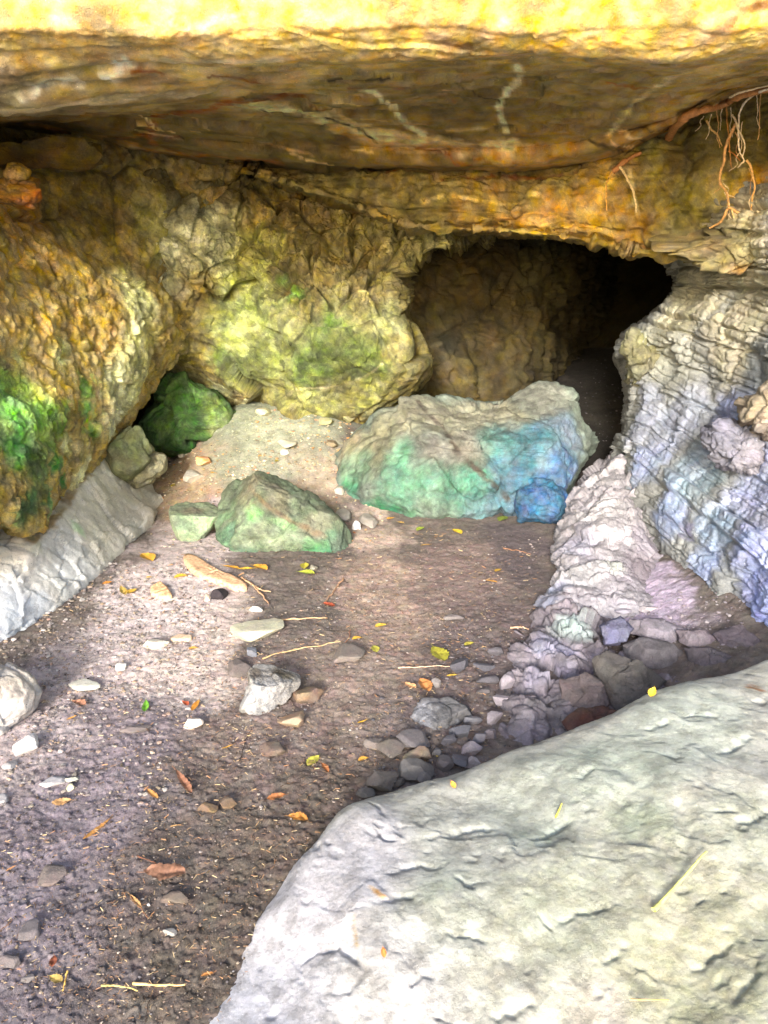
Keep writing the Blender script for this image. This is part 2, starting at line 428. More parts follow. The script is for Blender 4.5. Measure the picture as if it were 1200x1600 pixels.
def hit(px, py, keys=None, lift=.0):
    """first rock surface met at this point of view: used to rest roots, straws and leaves on stone"""
    best = None; bd = 1e9
    for k, X in SURF.items():
        if keys and k not in keys: continue
        qx, qy = proj(X); r = np.hypot(qx - px, qy - py)
        m = r < max(4.0, r.min() + 1.0)
        if r.min() > 14: continue
        d = X[m][:, 1].min()
        if d < bd: bd = d; best = P(px, py, d)
    if best is None: best = P(px, py, 4.3)
    return best + (CAM - best) / np.linalg.norm(CAM - best) * lift

# ---- left bulging wall, ochre above, mossy lobe below
rows = [
    [(-320, 150, 3.5), (-100, 165, 4.2), (50, 175, 4.85), (200, 195, 5.4), (340, 220, 5.65), (400, 225, 5.9)],
    [(-320, 230, 3.35), (-100, 235, 4.05), (50, 245, 4.75), (170, 265, 5.2), (290, 290, 5.5), (360, 295, 5.75)],
    [(-320, 300, 3.15), (-100, 300, 3.9), (20, 300, 4.55), (120, 315, 5.05), (230, 340, 5.35), (310, 345, 5.65)],
    [(-320, 420, 2.95), (-100, 410, 3.65), (30, 395, 4.3), (120, 400, 4.78), (190, 425, 5.1), (290, 430, 5.65)],
    [(-320, 520, 2.85), (-100, 510, 3.48), (30, 500, 4.08), (120, 490, 4.55), (200, 478, 5.0), (250, 480, 5.28), (300, 486, 5.7)],
    [(-320, 640, 2.7), (-100, 620, 3.28), (0, 595, 3.8), (100, 585, 4.25), (190, 575, 4.78), (240, 570, 5.15), (268, 572, 5.6)],
    [(-320, 740, 2.62), (-100, 715, 3.06), (0, 690, 3.5), (80, 675, 3.92), (145, 662, 4.4), (192, 650, 4.85), (214, 648, 5.35)],
    [(-320, 850, 2.58), (-100, 810, 2.9), (0, 770, 3.34), (50, 765, 3.58), (105, 752, 4.0), (143, 715, 4.5), (160, 712, 5)],
    [(-320, 920, 2.56), (-100, 870, 2.86), (-10, 805, 3.32), (45, 828, 3.52), (82, 800, 3.82), (116, 760, 4.3), (132, 756, 4.8)],
    [(-320, 940, 2.8), (-100, 890, 3.1), (-10, 815, 3.6), (45, 832, 3.75), (80, 802, 4.05), (112, 758, 4.55), (130, 752, 5.0)],
]
def d_left(X):
    z = X[:, 2]
    crust = sstep(1.15, 1.75, z + .12 * fbm(X, .4, 2, 8))
    return (.07 * fbm(X, .8, 4, 21) + crust * (.055 * facets(X, .40, 22) + .010 * lumps(X, .11, 23) + .011 * facets(X, .055, 28, .15, 1.2))
            + (1 - crust) * (.035 * facets(X, .38, 25, .15) + .012 * facets(X, .07, 29, .15, 1.2) + .010 * fbm(X, .06, 4, 26, True)) + .012 * fbm(X, .10, 4, 27, True))
A = [
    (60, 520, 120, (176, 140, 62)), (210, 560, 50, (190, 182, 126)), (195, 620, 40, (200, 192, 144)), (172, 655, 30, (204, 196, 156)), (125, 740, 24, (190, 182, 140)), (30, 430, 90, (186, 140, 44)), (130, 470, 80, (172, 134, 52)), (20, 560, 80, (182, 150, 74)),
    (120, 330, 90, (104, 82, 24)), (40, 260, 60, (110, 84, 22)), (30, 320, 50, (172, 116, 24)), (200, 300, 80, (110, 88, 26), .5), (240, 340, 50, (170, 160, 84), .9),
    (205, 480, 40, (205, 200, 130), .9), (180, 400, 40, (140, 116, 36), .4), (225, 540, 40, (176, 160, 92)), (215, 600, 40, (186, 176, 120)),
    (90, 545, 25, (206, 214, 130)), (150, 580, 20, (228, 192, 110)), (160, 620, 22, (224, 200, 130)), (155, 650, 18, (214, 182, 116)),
    (20, 640, 46, (80, 170, 44), .2), (50, 620, 40, (90, 186, 48), .2), (130, 605, 16, (40, 160, 40), .2), (135, 640, 20, (56, 160, 36), .2), (90, 630, 24, (150, 128, 44)),
    (25, 690, 40, (26, 122, 34), .3), (0, 620, 30, (84, 170, 50), .2), (100, 650, 24, (84, 150, 44), .2), (150, 660, 14, (60, 150, 40), .2), (70, 640, 26, (60, 150, 40), .2), (75, 680, 26, (96, 130, 44), .2), (90, 705, 18, (20, 116, 40), .3), (60, 735, 34, (92, 120, 56), .2), (105, 745, 14, (16, 124, 52), .3),
    (10, 670, 24, (150, 148, 82)), (45, 800, 26, (60, 104, 60), .2), (75, 790, 20, (80, 150, 90), .2), (60, 760, 24, (128, 132, 76)), (130, 700, 26, (166, 146, 92)),
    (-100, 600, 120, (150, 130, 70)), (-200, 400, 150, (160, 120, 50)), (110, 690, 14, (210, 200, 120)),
]
crustmat = rockmat('crusty_rock', 1.3, .95, .6, .85, .9, .02, .03)
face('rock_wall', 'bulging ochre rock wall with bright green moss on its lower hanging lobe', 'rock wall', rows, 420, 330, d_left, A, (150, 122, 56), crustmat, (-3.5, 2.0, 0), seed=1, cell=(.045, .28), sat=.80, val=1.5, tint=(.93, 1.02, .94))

# ---- pale smooth footing under it
rows = [
    [(-320, 860, 3.3), (-100, 800, 3.8), (0, 745, 4.2), (100, 700, 4.7), (180, 680, 5.15), (222, 722, 5.6)],
    [(-320, 960, 2.8), (-100, 900, 3.2), (0, 850, 3.5), (60, 832, 3.68), (130, 755, 4.35), (190, 722, 4.95), (230, 742, 5.4)],
    [(-320, 1090, 2.45), (-100, 1010, 2.9), (0, 935, 3.2), (80, 880, 3.6), (150, 825, 4.12), (208, 775, 4.8), (240, 764, 5.2)],
    [(-320, 1240, 2.15), (-100, 1090, 2.75), (0, 1003, 3.08), (90, 942, 3.47), (165, 882, 3.95), (232, 808, 4.68), (252, 782, 5.05)],
    [(-320, 1300, 2.18), (-100, 1140, 2.8), (0, 1055, 3.12), (90, 985, 3.5), (170, 925, 3.98), (242, 850, 4.70), (264, 820, 5.05)],
]
def d_pale(X): return .05 * fbm(X, .9, 2, 31) + .012 * facets(X, .5, 32, .1) + .004 * fbm(X, .07, 4, 33, True) + .01 * facets(X, .12, 34, .1)
A = [(20, 870, 60, (222, 216, 206)), (20, 960, 60, (206, 212, 220)), (100, 880, 60, (206, 208, 206)), (130, 800, 50, (204, 200, 184)), (170, 770, 40, (208, 204, 186)),
     (115, 825, 14, (170, 196, 160)), (45, 850, 24, (176, 180, 150)), (205, 760, 34, (200, 194, 176)), (210, 810, 30, (214, 210, 200)), (225, 720, 26, (196, 190, 150)), (10, 800, 30, (226, 226, 220)), (150, 700, 40, (178, 166, 124)), (-150, 1000, 100, (200, 196, 190))]
palemat = rockmat('pale_rock', 1.2, .5, .28, .8, -.5, .02, .015)
face('rock_slab', 'smooth pale grey slab sloping to the floor under the mossy lobe', 'rock slab', rows, 190, 300, d_pale, A, (200, 196, 184), palemat, (-3.5, 1.5, -.3), seed=2, cell=(.12, .08),
     lines=[([(165, 690), (135, 735), (90, 800), (50, 840)], 9, (150, 132, 96)), ([(0, 795), (50, 838)], 6, (120, 118, 92))])

# ---- middle wall: crusty above, a smooth green bulge below
rows = [
    [(140, 170, 5.3), (300, 185, 5.8), (450, 205, 6.2), (600, 250, 6.25), (750, 280, 6.3), (780, 280, 7.2)],
    [(140, 250, 5.25), (300, 262, 5.6), (450, 280, 5.85), (600, 315, 5.95), (740, 340, 6.1), (765, 342, 7.2)],
    [(150, 330, 5.45), (280, 330, 5.5), (380, 325, 5.7), (500, 340, 5.75), (600, 366, 5.8), (690, 384, 5.85), (740, 372, 6.1), (752, 378, 7.2)],
    [(160, 400, 5.35), (280, 395, 5.5), (380, 395, 5.65), (480, 395, 5.7), (570, 400, 5.72), (636, 410, 5.9), (643, 414, 7.4)],
    [(190, 480, 5.35), (290, 475, 5.55), (380, 465, 5.65), (470, 468, 5.5), (570, 468, 5.55), (630, 480, 5.8), (636, 482, 7.4)],
    [(210, 550, 5.5), (300, 545, 5.68), (370, 535, 5.65), (470, 535, 5.45), (580, 540, 5.5), (652, 552, 5.7), (658, 556, 7.4)],
    [(240, 610, 6.2), (310, 600, 6.1), (350, 588, 5.85), (450, 598, 5.55), (560, 605, 5.6), (636, 604, 5.8), (644, 608, 7.4)],
    [(250, 670, 6.3), (320, 635, 6.2), (380, 618, 6.0), (450, 645, 5.68), (540, 660, 5.7), (598, 642, 5.95), (612, 642, 7)],
    [(250, 740, 6.4), (330, 700, 6.3), (400, 680, 6.2), (460, 700, 6.0), (540, 710, 6.0), (600, 690, 6.2), (620, 690, 7)],
]
def d_mid(X):
    z = X[:, 2]; crust = sstep(1.12, 1.45, z + .15 * fbm(X, .5, 2, 8) + .1 * (X[:, 0] + .6))
    return (.08 * fbm(X, .7, 4, 41) + crust * (.11 * facets(X, .26, 42, .35) + .05 * lumps(X, .10, 43) + .028 * facets(X, .065, 48, .3, 1.2))
            + (1 - crust) * (.085 * facets(X, .55, 45, .12) + .012 * facets(X, .10, 49, .1, 1.2) + .006 * fbm(X, .09, 4, 46, True)) + (.008 + .014 * crust) * fbm(X, .11, 4, 47, True))
A = [
    (300, 360, 55, (238, 236, 186), 1.0), (340, 380, 40, (226, 226, 166), .9), (260, 420, 40, (238, 238, 190), 1.0), (230, 460, 35, (232, 230, 184), 1.0), (280, 300, 50, (104, 86, 30), .6), (380, 300, 40, (112, 98, 40), .5),  # the palest ones paint wet glints into the crust colour
    (420, 330, 35, (176, 152, 64), .4), (400, 390, 40, (190, 184, 90), .2), (460, 330, 40, (164, 140, 60), .5), (380, 430, 40, (186, 190, 96), .1), (300, 470, 50, (142, 118, 54)), (300, 540, 50, (150, 132, 62)), (280, 560, 40, (140, 128, 64)),
    (455, 450, 18, (132, 176, 52)), (480, 400, 40, (140, 124, 60), .3), (540, 380, 50, (150, 134, 66), .4), (600, 400, 40, (164, 150, 82), .4), (680, 372, 40, (190, 182, 112), .3), (640, 375, 30, (180, 170, 100), .3),
    (360, 500, 40, (170, 182, 96)), (420, 500, 40, (166, 170, 96)), (560, 480, 40, (176, 166, 100)), (600, 500, 30, (170, 172, 108)), (520, 530, 50, (104, 122, 56)), (480, 570, 50, (98, 118, 54)), (560, 560, 40, (104, 118, 54)), (420, 560, 40, (120, 130, 64)),
    (380, 580, 40, (128, 140, 74)), (340, 560, 20, (164, 196, 100)), (345, 600, 16, (200, 200, 140)), (430, 620, 40, (136, 138, 78)), (500, 625, 40, (150, 150, 86)), (580, 610, 30, (142, 140, 74)), (590, 640, 16, (120, 140, 120)), (630, 560, 26, (150, 142, 88)), (640, 480, 30, (124, 112, 60)),
    (520, 505, 14, (80, 120, 40)), (255, 620, 24, (130, 134, 70)),
]
face('rock_wall', 'middle rock wall, crusty yellow above and a smooth dark green bulge below', 'rock wall', rows, 400, 430, d_mid, A, (140, 126, 66), crustmat, (-1.5, 3.2, .1), seed=3, cell=(.05, .36), sat=.82, tint=(.97, 1.0, .97), val=.98,
     lines=[([(330, 590), (395, 615), (360, 640)], 4, (210, 206, 150)), ([(490, 470), (480, 510), (455, 540)], 3, (70, 70, 30)), ([(355, 610), (420, 632), (470, 610), (540, 600), (600, 560)], 3, (180, 172, 110))])

# ---- back wall of the inner cave
rows = [
    [(480, 240, 6.7), (640, 240, 7.0), (760, 240, 7.3), (860, 250, 7.7), (940, 260, 9), (1050, 270, 12), (1350, 280, 12.4)],
    [(480, 350, 6.6), (640, 350, 6.9), (760, 350, 7.2), (860, 350, 7.6), (940, 350, 8.9), (1050, 350, 12), (1350, 350, 12.4)],
    [(480, 480, 6.5), (640, 480, 6.8), (760, 480, 7.0), (850, 480, 7.3), (915, 460, 8.6), (1050, 440, 12), (1350, 430, 12.4)],
    [(480, 600, 6.4), (640, 600, 6.7), (760, 600, 6.9), (840, 595, 7.1), (895, 560, 8.3), (1050, 500, 12), (1350, 480, 12.4)],
    [(480, 720, 6.3), (640, 720, 6.6), (760, 710, 6.8), (835, 700, 6.95), (885, 640, 8.1), (1050, 560, 12), (1350, 540, 12.4)],
]
def d_back(X): return .10 * fbm(X, .9, 3, 51) + .06 * facets(X, .45, 52, .3) + .035 * facets(X, .16, 53, .3) + .03 * fbm(X, .15, 4, 54, True)
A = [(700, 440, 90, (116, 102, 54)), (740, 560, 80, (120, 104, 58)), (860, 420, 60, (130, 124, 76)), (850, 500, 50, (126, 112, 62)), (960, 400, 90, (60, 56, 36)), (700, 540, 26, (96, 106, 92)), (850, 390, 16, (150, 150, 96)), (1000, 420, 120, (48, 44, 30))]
darkmat = rockmat('dark_rock', 1.0, .9, .5, .8, .6, .02, .03)
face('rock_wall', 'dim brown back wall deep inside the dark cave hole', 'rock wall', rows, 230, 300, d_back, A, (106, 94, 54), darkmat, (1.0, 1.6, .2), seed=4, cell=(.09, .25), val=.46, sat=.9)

# ---- layered right wall
LN = np.array([.34, .0, .94])
def strata(X, t, seed, fold=.55, joint=.22, amp_j=.5, wig=.12):
    x = X[:, 0] - 1.5; z = X[:, 2]
    s = z + .34 * x + fold * x * sstep(1.35, .3, z) + wig * fbm(X, .9, 3, seed) * .6 + .02 * fbm(X, .15, 2, seed + 3)
    s = s + .75 * t * fbm(np.stack([s / t * .45, 0 * s, 0 * s], -1), 1.0, 2, seed + 21) * 2
    k = np.floor(s / t); f = s / t - k
    ki = k.astype(np.int64); zz = 0 * ki
    r = _f(_h(ki, zz, zz, seed + 9))
    u = (X[:, 1] * .8 - x * .7 + .05 * fbm(X, .2, 2, seed + 12)) / joint / (.5 + 1.1 * _f(_h(ki, zz + 2, zz, seed + 9))) + r * 7
    j = np.floor(u); fj = u - j
    rj = _f(_h(ki, j.astype(np.int64), zz + 5, seed + 10))
    e = np.minimum(f, 1 - f) * t; ej = np.minimum(fj, 1 - fj) * joint
    prof = 1 - (1 - sstep(0, .008 + .05 * t, e)) * .9
    pj = 1 - (1 - sstep(0, .010, ej)) * .55
    return ((1 - amp_j) * r + amp_j * rj) * prof * pj - .35 * (1 - prof) - .2 * (1 - pj)
rows = [
    [(1000, 250, 7), (1010, 255, 5.6), (1070, 260, 5.0), (1200, 260, 4.5), (1400, 260, 3.8)],
    [(1020, 345, 7), (1026, 348, 5.2), (1090, 350, 4.75), (1200, 345, 4.2), (1400, 330, 3.5)],
    [(1064, 400, 7.3), (1066, 402, 5.3), (1110, 405, 4.85), (1160, 405, 4.5), (1240, 400, 3.95), (1420, 400, 3.2)],
    [(1064, 460, 7.3), (1064, 464, 5.35), (1110, 460, 4.9), (1160, 460, 4.45), (1240, 465, 3.9), (1420, 470, 3.1)],
    [(980, 535, 7.2), (978, 537, 5.35), (1035, 520, 4.95), (1110, 520, 4.45), (1230, 525, 3.8), (1420, 540, 3.0)],
    [(992, 600, 6.9), (988, 602, 5.3), (1050, 595, 4.8), (1130, 600, 4.3), (1230, 610, 3.65), (1420, 620, 2.9)],
    [(990, 655, 6.6), (985, 658, 5.15), (1050, 660, 4.6), (1140, 670, 4.05), (1230, 680, 3.5), (1420, 700, 2.75)],
    [(978, 715, 6.2), (972, 718, 4.95), (1040, 740, 4.35), (1130, 760, 3.85), (1230, 770, 3.3), (1420, 800, 2.6)],
    [(985, 790, 5.8), (980, 795, 4.75), (1030, 830, 4.1), (1090, 860, 3.65), (1200, 880, 3.1), (1420, 920, 2.45)],
    [(1010, 870, 5.4), (1015, 875, 4.5), (1062, 915, 3.85), (1120, 955, 3.4), (1215, 1000, 2.85), (1420, 1060, 2.3)],
    [(1020, 940, 5.2), (1030, 945, 4.45), (1070, 980, 3.85), (1130, 1020, 3.4), (1220, 1080, 2.85), (1420, 1160, 2.3)],
]
def d_right(X):
    up = sstep(.9, 1.3, X[:, 2])
    return .10 * fbm(X, .7, 3, 61) + (.030 + .045 * up) * strata(X, .14, 62, joint=.34, wig=.10, amp_j=.45) + (.012 + .006 * up) * strata(X, .040, 66, joint=.20, wig=.10, amp_j=.3) + .030 * facets(X, .26, 64, .1) + .006 * facets(X, .07, 67, .1, 1.2) + .006 * fbm(X, .05, 4, 65, True)
A = [
    (1100, 370, 50, (186, 165, 101)), (1170, 380, 50, (207, 182, 106)), (1120, 430, 50, (159, 148, 106)), (1080, 430, 30, (127, 122, 89)), (1180, 470, 60, (186, 169, 114)), (1080, 490, 50, (192, 175, 114)), (1150, 530, 60, (178, 163, 116)),
    (1010, 560, 40, (161, 156, 116)), (1190, 560, 30, (116, 122, 118)), (1060, 580, 50, (163, 159, 132)), (1010, 650, 40, (154, 156, 172)), (1060, 660, 50, (148, 150, 165)), (1150, 640, 50, (127, 135, 174)),
    (1020, 720, 40, (146, 159, 193)), (1100, 740, 50, (142, 162, 178)), (1180, 750, 50, (169, 172, 203)), (1060, 800, 40, (142, 159, 193)), (1120, 830, 40, (135, 156, 178)), (1180, 850, 50, (148, 156, 208)), (1190, 930, 50, (135, 144, 201)), (1100, 900, 40, (159, 172, 208)), (1140, 960, 30, (114, 112, 151)),
    (1080, 830, 16, (127, 120, 149)), (1180, 650, 30, (197, 189, 193)), (1190, 400, 20, (230, 216, 148)), (1100, 780, 30, (127, 150, 151)), (1300, 700, 120, (159, 156, 178)), (1160, 420, 40, (180, 165, 106)),
]
layermat = rockmat('layered_rock', 1.2, .8, .38, .85, .5, .02, .02, strata=(3.5, .35))
face('layered_rock_wall', 'layered beige to slate blue rock wall on the right of the cave hole', 'rock wall', rows, 560, 400, d_right, A, (150, 146, 130), layermat, (3.2, 1.6, 0), seed=5, warp=.08, cell=(.10, .08), tint=(.93, .99, 1.10), val=1.02, sat=.62)

# ---- pale lilac buttress at its foot
rows = [
    [(960, 706, 5.8), (962, 712, 5.05), (985, 716, 4.9), (1010, 760, 4.65), (1030, 800, 4.5)],
    [(898, 770, 5.5), (902, 774, 4.7), (945, 770, 4.4), (995, 795, 4.25), (1045, 850, 4.2)],
    [(868, 830, 5), (872, 834, 4.25), (920, 835, 4.0), (980, 855, 3.85), (1060, 910, 3.9)],
    [(862, 890, 4.7), (866, 893, 3.85), (920, 895, 3.6), (1000, 915, 3.55), (1090, 955, 3.6)],
    [(842, 945, 4.3), (847, 948, 3.5), (900, 945, 3.3), (1000, 950, 3.35), (1110, 985, 3.45)],
    [(835, 1010, 4.2), (842, 1014, 3.4), (900, 1010, 3.2), (1000, 1020, 3.3), (1110, 1050, 3.4)],
]
def d_but(X): return .05 * fbm(X, .5, 2, 71) + .034 * facets(X, .24, 72, .06, 1.3, .15) + .018 * facets(X, .09, 73, .08, 1.3, .15) + .005 * facets(X, .03, 74, .1, 1.3, .2)
A = [(950, 740, 40, (196, 192, 196)), (930, 800, 40, (212, 208, 210)), (960, 840, 30, (206, 200, 204)), (900, 850, 30, (190, 188, 204)), (880, 800, 16, (150, 156, 184)), (910, 900, 30, (206, 204, 206)), (870, 920, 24, (166, 172, 196)), (1010, 850, 30, (176, 168, 180)), (1020, 900, 40, (148, 138, 146)), (980, 910, 24, (190, 182, 190)), (860, 945, 20, (156, 160, 184)), (1060, 940, 30, (140, 128, 134)), (960, 890, 20, (204, 208, 200))]
lilac = rockmat('lilac_rock', 1.4, .8, .32, .85, .3, .03, .02)
face('rock_buttress', 'pale lilac rock buttress between the sandy path and the layered wall', 'rock', rows, 230, 220, d_but, A, (190, 184, 190), lilac, (.8, 1.2, -.2), seed=6, warp=.05, cell=(.07, .10), val=.70)

# ---- crumbly grey mass below the buttress
rows = [
    [(850, 930, 4.2), (858, 936, 3.6), (900, 940, 3.45), (960, 960, 3.35), (1040, 985, 3.3), (1160, 1010, 3.2)],
    [(822, 985, 3.9), (830, 988, 3.2), (880, 960, 3.2), (950, 985, 3.1), (1040, 1015, 3.05), (1180, 1040, 2.9)],
    [(803, 1035, 3.6), (808, 1038, 2.88), (870, 1030, 2.85), (950, 1045, 2.85), (1050, 1060, 2.8), (1200, 1075, 2.7)],
    [(782, 1095, 3.3), (788, 1098, 2.66), (870, 1085, 2.58), (950, 1095, 2.58), (1060, 1100, 2.6), (1200, 1120, 2.6)],
    [(762, 1150, 3.0), (770, 1153, 2.46), (870, 1150, 2.38), (950, 1150, 2.4), (1060, 1150, 2.45), (1200, 1160, 2.45)],
    [(762, 1210, 3.0), (770, 1213, 2.44), (870, 1210, 2.35), (950, 1210, 2.38), (1060, 1210, 2.4), (1200, 1210, 2.4)],
]
def d_crum(X): return .04 * fbm(X, .4, 2, 81) + .040 * facets(X, .18, 82, .15, 1.3, .15) + .018 * facets(X, .065, 83, .2, 1.3, .15) + .005 * facets(X, .028, 84, .1, 1.3, .2)
A = [(890, 975, 30, (168, 184, 180)), (860, 1010, 26, (150, 148, 168)), (840, 1060, 26, (128, 124, 136)), (880, 1050, 26, (140, 134, 148)), (860, 1110, 26, (112, 106, 108)), (930, 1060, 30, (112, 104, 116)), (1000, 1010, 40, (128, 120, 130)), (1050, 990, 40, (142, 132, 136)), (920, 1110, 30, (110, 98, 96)), (1100, 1040, 50, (112, 104, 112)), (920, 990, 16, (172, 184, 182))]
greymat = rockmat('grey_rock', 1.5, .8, .35, .85, .3, .03, .015)
face('rubble_mass', 'crumbly grey rubble mass with a mint patch below the lilac buttress', 'rock', rows, 220, 250, d_crum, A, (128, 120, 126), greymat, (.6, .9, -.3), seed=7, warp=.05, cell=(.06, .22))

# ---- overhanging roof slab
rows = [
    [(-700, -300, 2.7), (-300, -300, 2.75), (100, -300, 2.8), (600, -300, 2.8), (1000, -300, 2.75), (1500, -300, 2.6), (1900, -300, 2.5)],
    [(-700, 0, 2.85), (-300, 0, 2.9), (100, -10, 2.95), (600, -10, 2.95), (1000, -10, 2.9), (1500, -10, 2.75), (1900, -10, 2.6)],
    [(-700, 110, 2.9), (-300, 90, 3.0), (0, 78, 3.08), (300, 82, 3.12), (620, 92, 3.12), (900, 80, 3.05), (1060, 82, 3.0), (1200, 66, 2.95), (1500, 40, 2.8), (1900, 20, 2.65)],
    [(-700, 260, 3.05), (-300, 210, 3.25), (0, 164, 3.42), (190, 148, 3.5), (400, 124, 3.5), (620, 106, 3.42), (860, 96, 3.3), (1060, 96, 3.2), (1200, 84, 3.1), (1500, 60, 2.95), (1900, 40, 2.8)],
    [(-700, 262, 3.5), (-300, 215, 3.75), (0, 176, 4.0), (250, 172, 4.15), (500, 172, 4.15), (800, 155, 4.0), (1000, 145, 3.85), (1120, 125, 3.65), (1300, 100, 3.4), (1900, 70, 3.2)],
    [(-700, 264, 4.0), (-300, 220, 4.3), (0, 190, 4.6), (250, 205, 4.75), (500, 218, 4.8), (720, 220, 4.75), (900, 210, 4.55), (1050, 180, 4.25), (1150, 140, 4.05), (1300, 120, 3.8), (1900, 95, 3.6)],
    [(-700, 266, 4.6), (-300, 225, 4.9), (0, 203, 5.1), (220, 226, 5.25), (400, 252, 5.3), (560, 264, 5.28), (750, 262, 5.2), (930, 248, 5.0), (1030, 212, 4.75), (1150, 152, 4.4), (1300, 135, 4.2), (1900, 120, 4.0)],
    [(-700, 330, 9), (-300, 320, 9), (0, 310, 9), (300, 312, 9), (600, 312, 9), (900, 312, 9), (1200, 300, 9), (1500, 290, 9), (1900, 280, 9)],
]
def d_roof(X):
    front = 1 - sstep(3.1, 3.5, X[:, 1] + .15 * fbm(X, .5, 2, 100))
    lay = np.sin((X[:, 2] * 60 + 4 * fbm(X, .6, 3, 107)))
    return (.05 * fbm(X, 1.2, 3, 101) + front * (.012 * facets(X * np.array([.5, 1, 1]), .45, 102, .05) + .005 * fbm(X * np.array([1, 1, .5]), .04, 3, 103, True) + .007 * fbm(X, .12, 4, 104) + .012 * np.clip(lay, -.2, 1) * sstep(2.36, 2.30, X[:, 2]))
            + (1 - front) * (.022 * facets(X * np.array([.45, .9, .3]), .42, 105, .06, 1.2) + .007 * facets(X * np.array([.35, 1, .3]), .10, 108, .10, 1.2) + .014 * fbm(X * np.array([.35, 1.2, .4]), .18, 4, 106, True) + .004 * facets(X * np.array([.3, 1.3, .3]), .045, 109, .15, 1.2)))
Y1 = (238, 196, 84)
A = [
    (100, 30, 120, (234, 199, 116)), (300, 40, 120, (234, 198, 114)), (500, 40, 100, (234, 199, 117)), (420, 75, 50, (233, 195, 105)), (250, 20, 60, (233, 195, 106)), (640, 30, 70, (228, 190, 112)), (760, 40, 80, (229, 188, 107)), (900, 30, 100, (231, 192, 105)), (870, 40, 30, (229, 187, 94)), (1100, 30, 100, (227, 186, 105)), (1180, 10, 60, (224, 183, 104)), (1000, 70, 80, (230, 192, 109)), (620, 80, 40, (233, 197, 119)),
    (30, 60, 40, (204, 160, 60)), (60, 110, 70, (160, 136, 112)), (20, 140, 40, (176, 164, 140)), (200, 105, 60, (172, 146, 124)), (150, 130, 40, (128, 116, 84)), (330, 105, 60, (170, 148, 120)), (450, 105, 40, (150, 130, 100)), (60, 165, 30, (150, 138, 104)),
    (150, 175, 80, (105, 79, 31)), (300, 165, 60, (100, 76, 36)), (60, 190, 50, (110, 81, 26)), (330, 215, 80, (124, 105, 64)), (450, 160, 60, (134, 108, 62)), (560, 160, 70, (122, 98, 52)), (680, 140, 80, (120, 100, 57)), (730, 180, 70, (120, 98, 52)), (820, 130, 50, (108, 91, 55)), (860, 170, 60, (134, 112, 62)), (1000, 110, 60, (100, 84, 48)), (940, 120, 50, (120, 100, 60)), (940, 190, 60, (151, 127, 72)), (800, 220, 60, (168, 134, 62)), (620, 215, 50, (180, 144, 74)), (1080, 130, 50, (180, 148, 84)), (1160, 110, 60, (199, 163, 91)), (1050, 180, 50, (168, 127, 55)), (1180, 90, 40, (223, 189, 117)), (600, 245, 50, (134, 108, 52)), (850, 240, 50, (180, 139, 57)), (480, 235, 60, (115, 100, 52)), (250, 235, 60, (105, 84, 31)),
]
vein = (252, 226, 172)
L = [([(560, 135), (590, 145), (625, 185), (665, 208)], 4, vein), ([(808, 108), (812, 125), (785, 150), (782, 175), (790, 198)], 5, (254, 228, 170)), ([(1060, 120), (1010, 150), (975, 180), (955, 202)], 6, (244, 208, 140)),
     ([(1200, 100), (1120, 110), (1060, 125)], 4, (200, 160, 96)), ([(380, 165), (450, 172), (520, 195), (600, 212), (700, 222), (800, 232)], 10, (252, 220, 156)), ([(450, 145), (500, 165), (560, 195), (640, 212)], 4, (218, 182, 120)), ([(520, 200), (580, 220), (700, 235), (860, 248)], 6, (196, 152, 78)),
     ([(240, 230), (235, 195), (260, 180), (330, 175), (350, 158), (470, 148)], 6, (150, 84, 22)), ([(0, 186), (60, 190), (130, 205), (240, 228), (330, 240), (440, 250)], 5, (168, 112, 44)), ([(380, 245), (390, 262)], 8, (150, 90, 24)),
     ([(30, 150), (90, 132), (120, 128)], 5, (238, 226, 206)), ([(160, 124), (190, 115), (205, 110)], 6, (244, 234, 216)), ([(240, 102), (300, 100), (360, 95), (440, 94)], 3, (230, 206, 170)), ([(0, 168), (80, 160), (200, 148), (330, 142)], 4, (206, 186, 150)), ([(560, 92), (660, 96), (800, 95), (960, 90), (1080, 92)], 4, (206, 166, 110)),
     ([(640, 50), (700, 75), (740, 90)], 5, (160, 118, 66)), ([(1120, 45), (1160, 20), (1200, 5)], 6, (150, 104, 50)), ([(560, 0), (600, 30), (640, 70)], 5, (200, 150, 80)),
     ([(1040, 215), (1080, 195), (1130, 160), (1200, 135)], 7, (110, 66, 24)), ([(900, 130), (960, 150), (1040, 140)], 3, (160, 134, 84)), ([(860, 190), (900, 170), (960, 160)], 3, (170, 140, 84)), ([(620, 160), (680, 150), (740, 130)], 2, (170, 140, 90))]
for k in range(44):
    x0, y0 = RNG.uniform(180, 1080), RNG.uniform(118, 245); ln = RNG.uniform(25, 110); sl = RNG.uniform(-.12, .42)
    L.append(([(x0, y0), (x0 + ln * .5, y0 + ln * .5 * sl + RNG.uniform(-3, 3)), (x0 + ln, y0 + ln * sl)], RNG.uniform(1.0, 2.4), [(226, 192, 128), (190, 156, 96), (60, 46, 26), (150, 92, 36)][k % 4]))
roofmat = rockmat('roof_rock', 1.6, 1.0, .36, .72, .6, .02, .03)
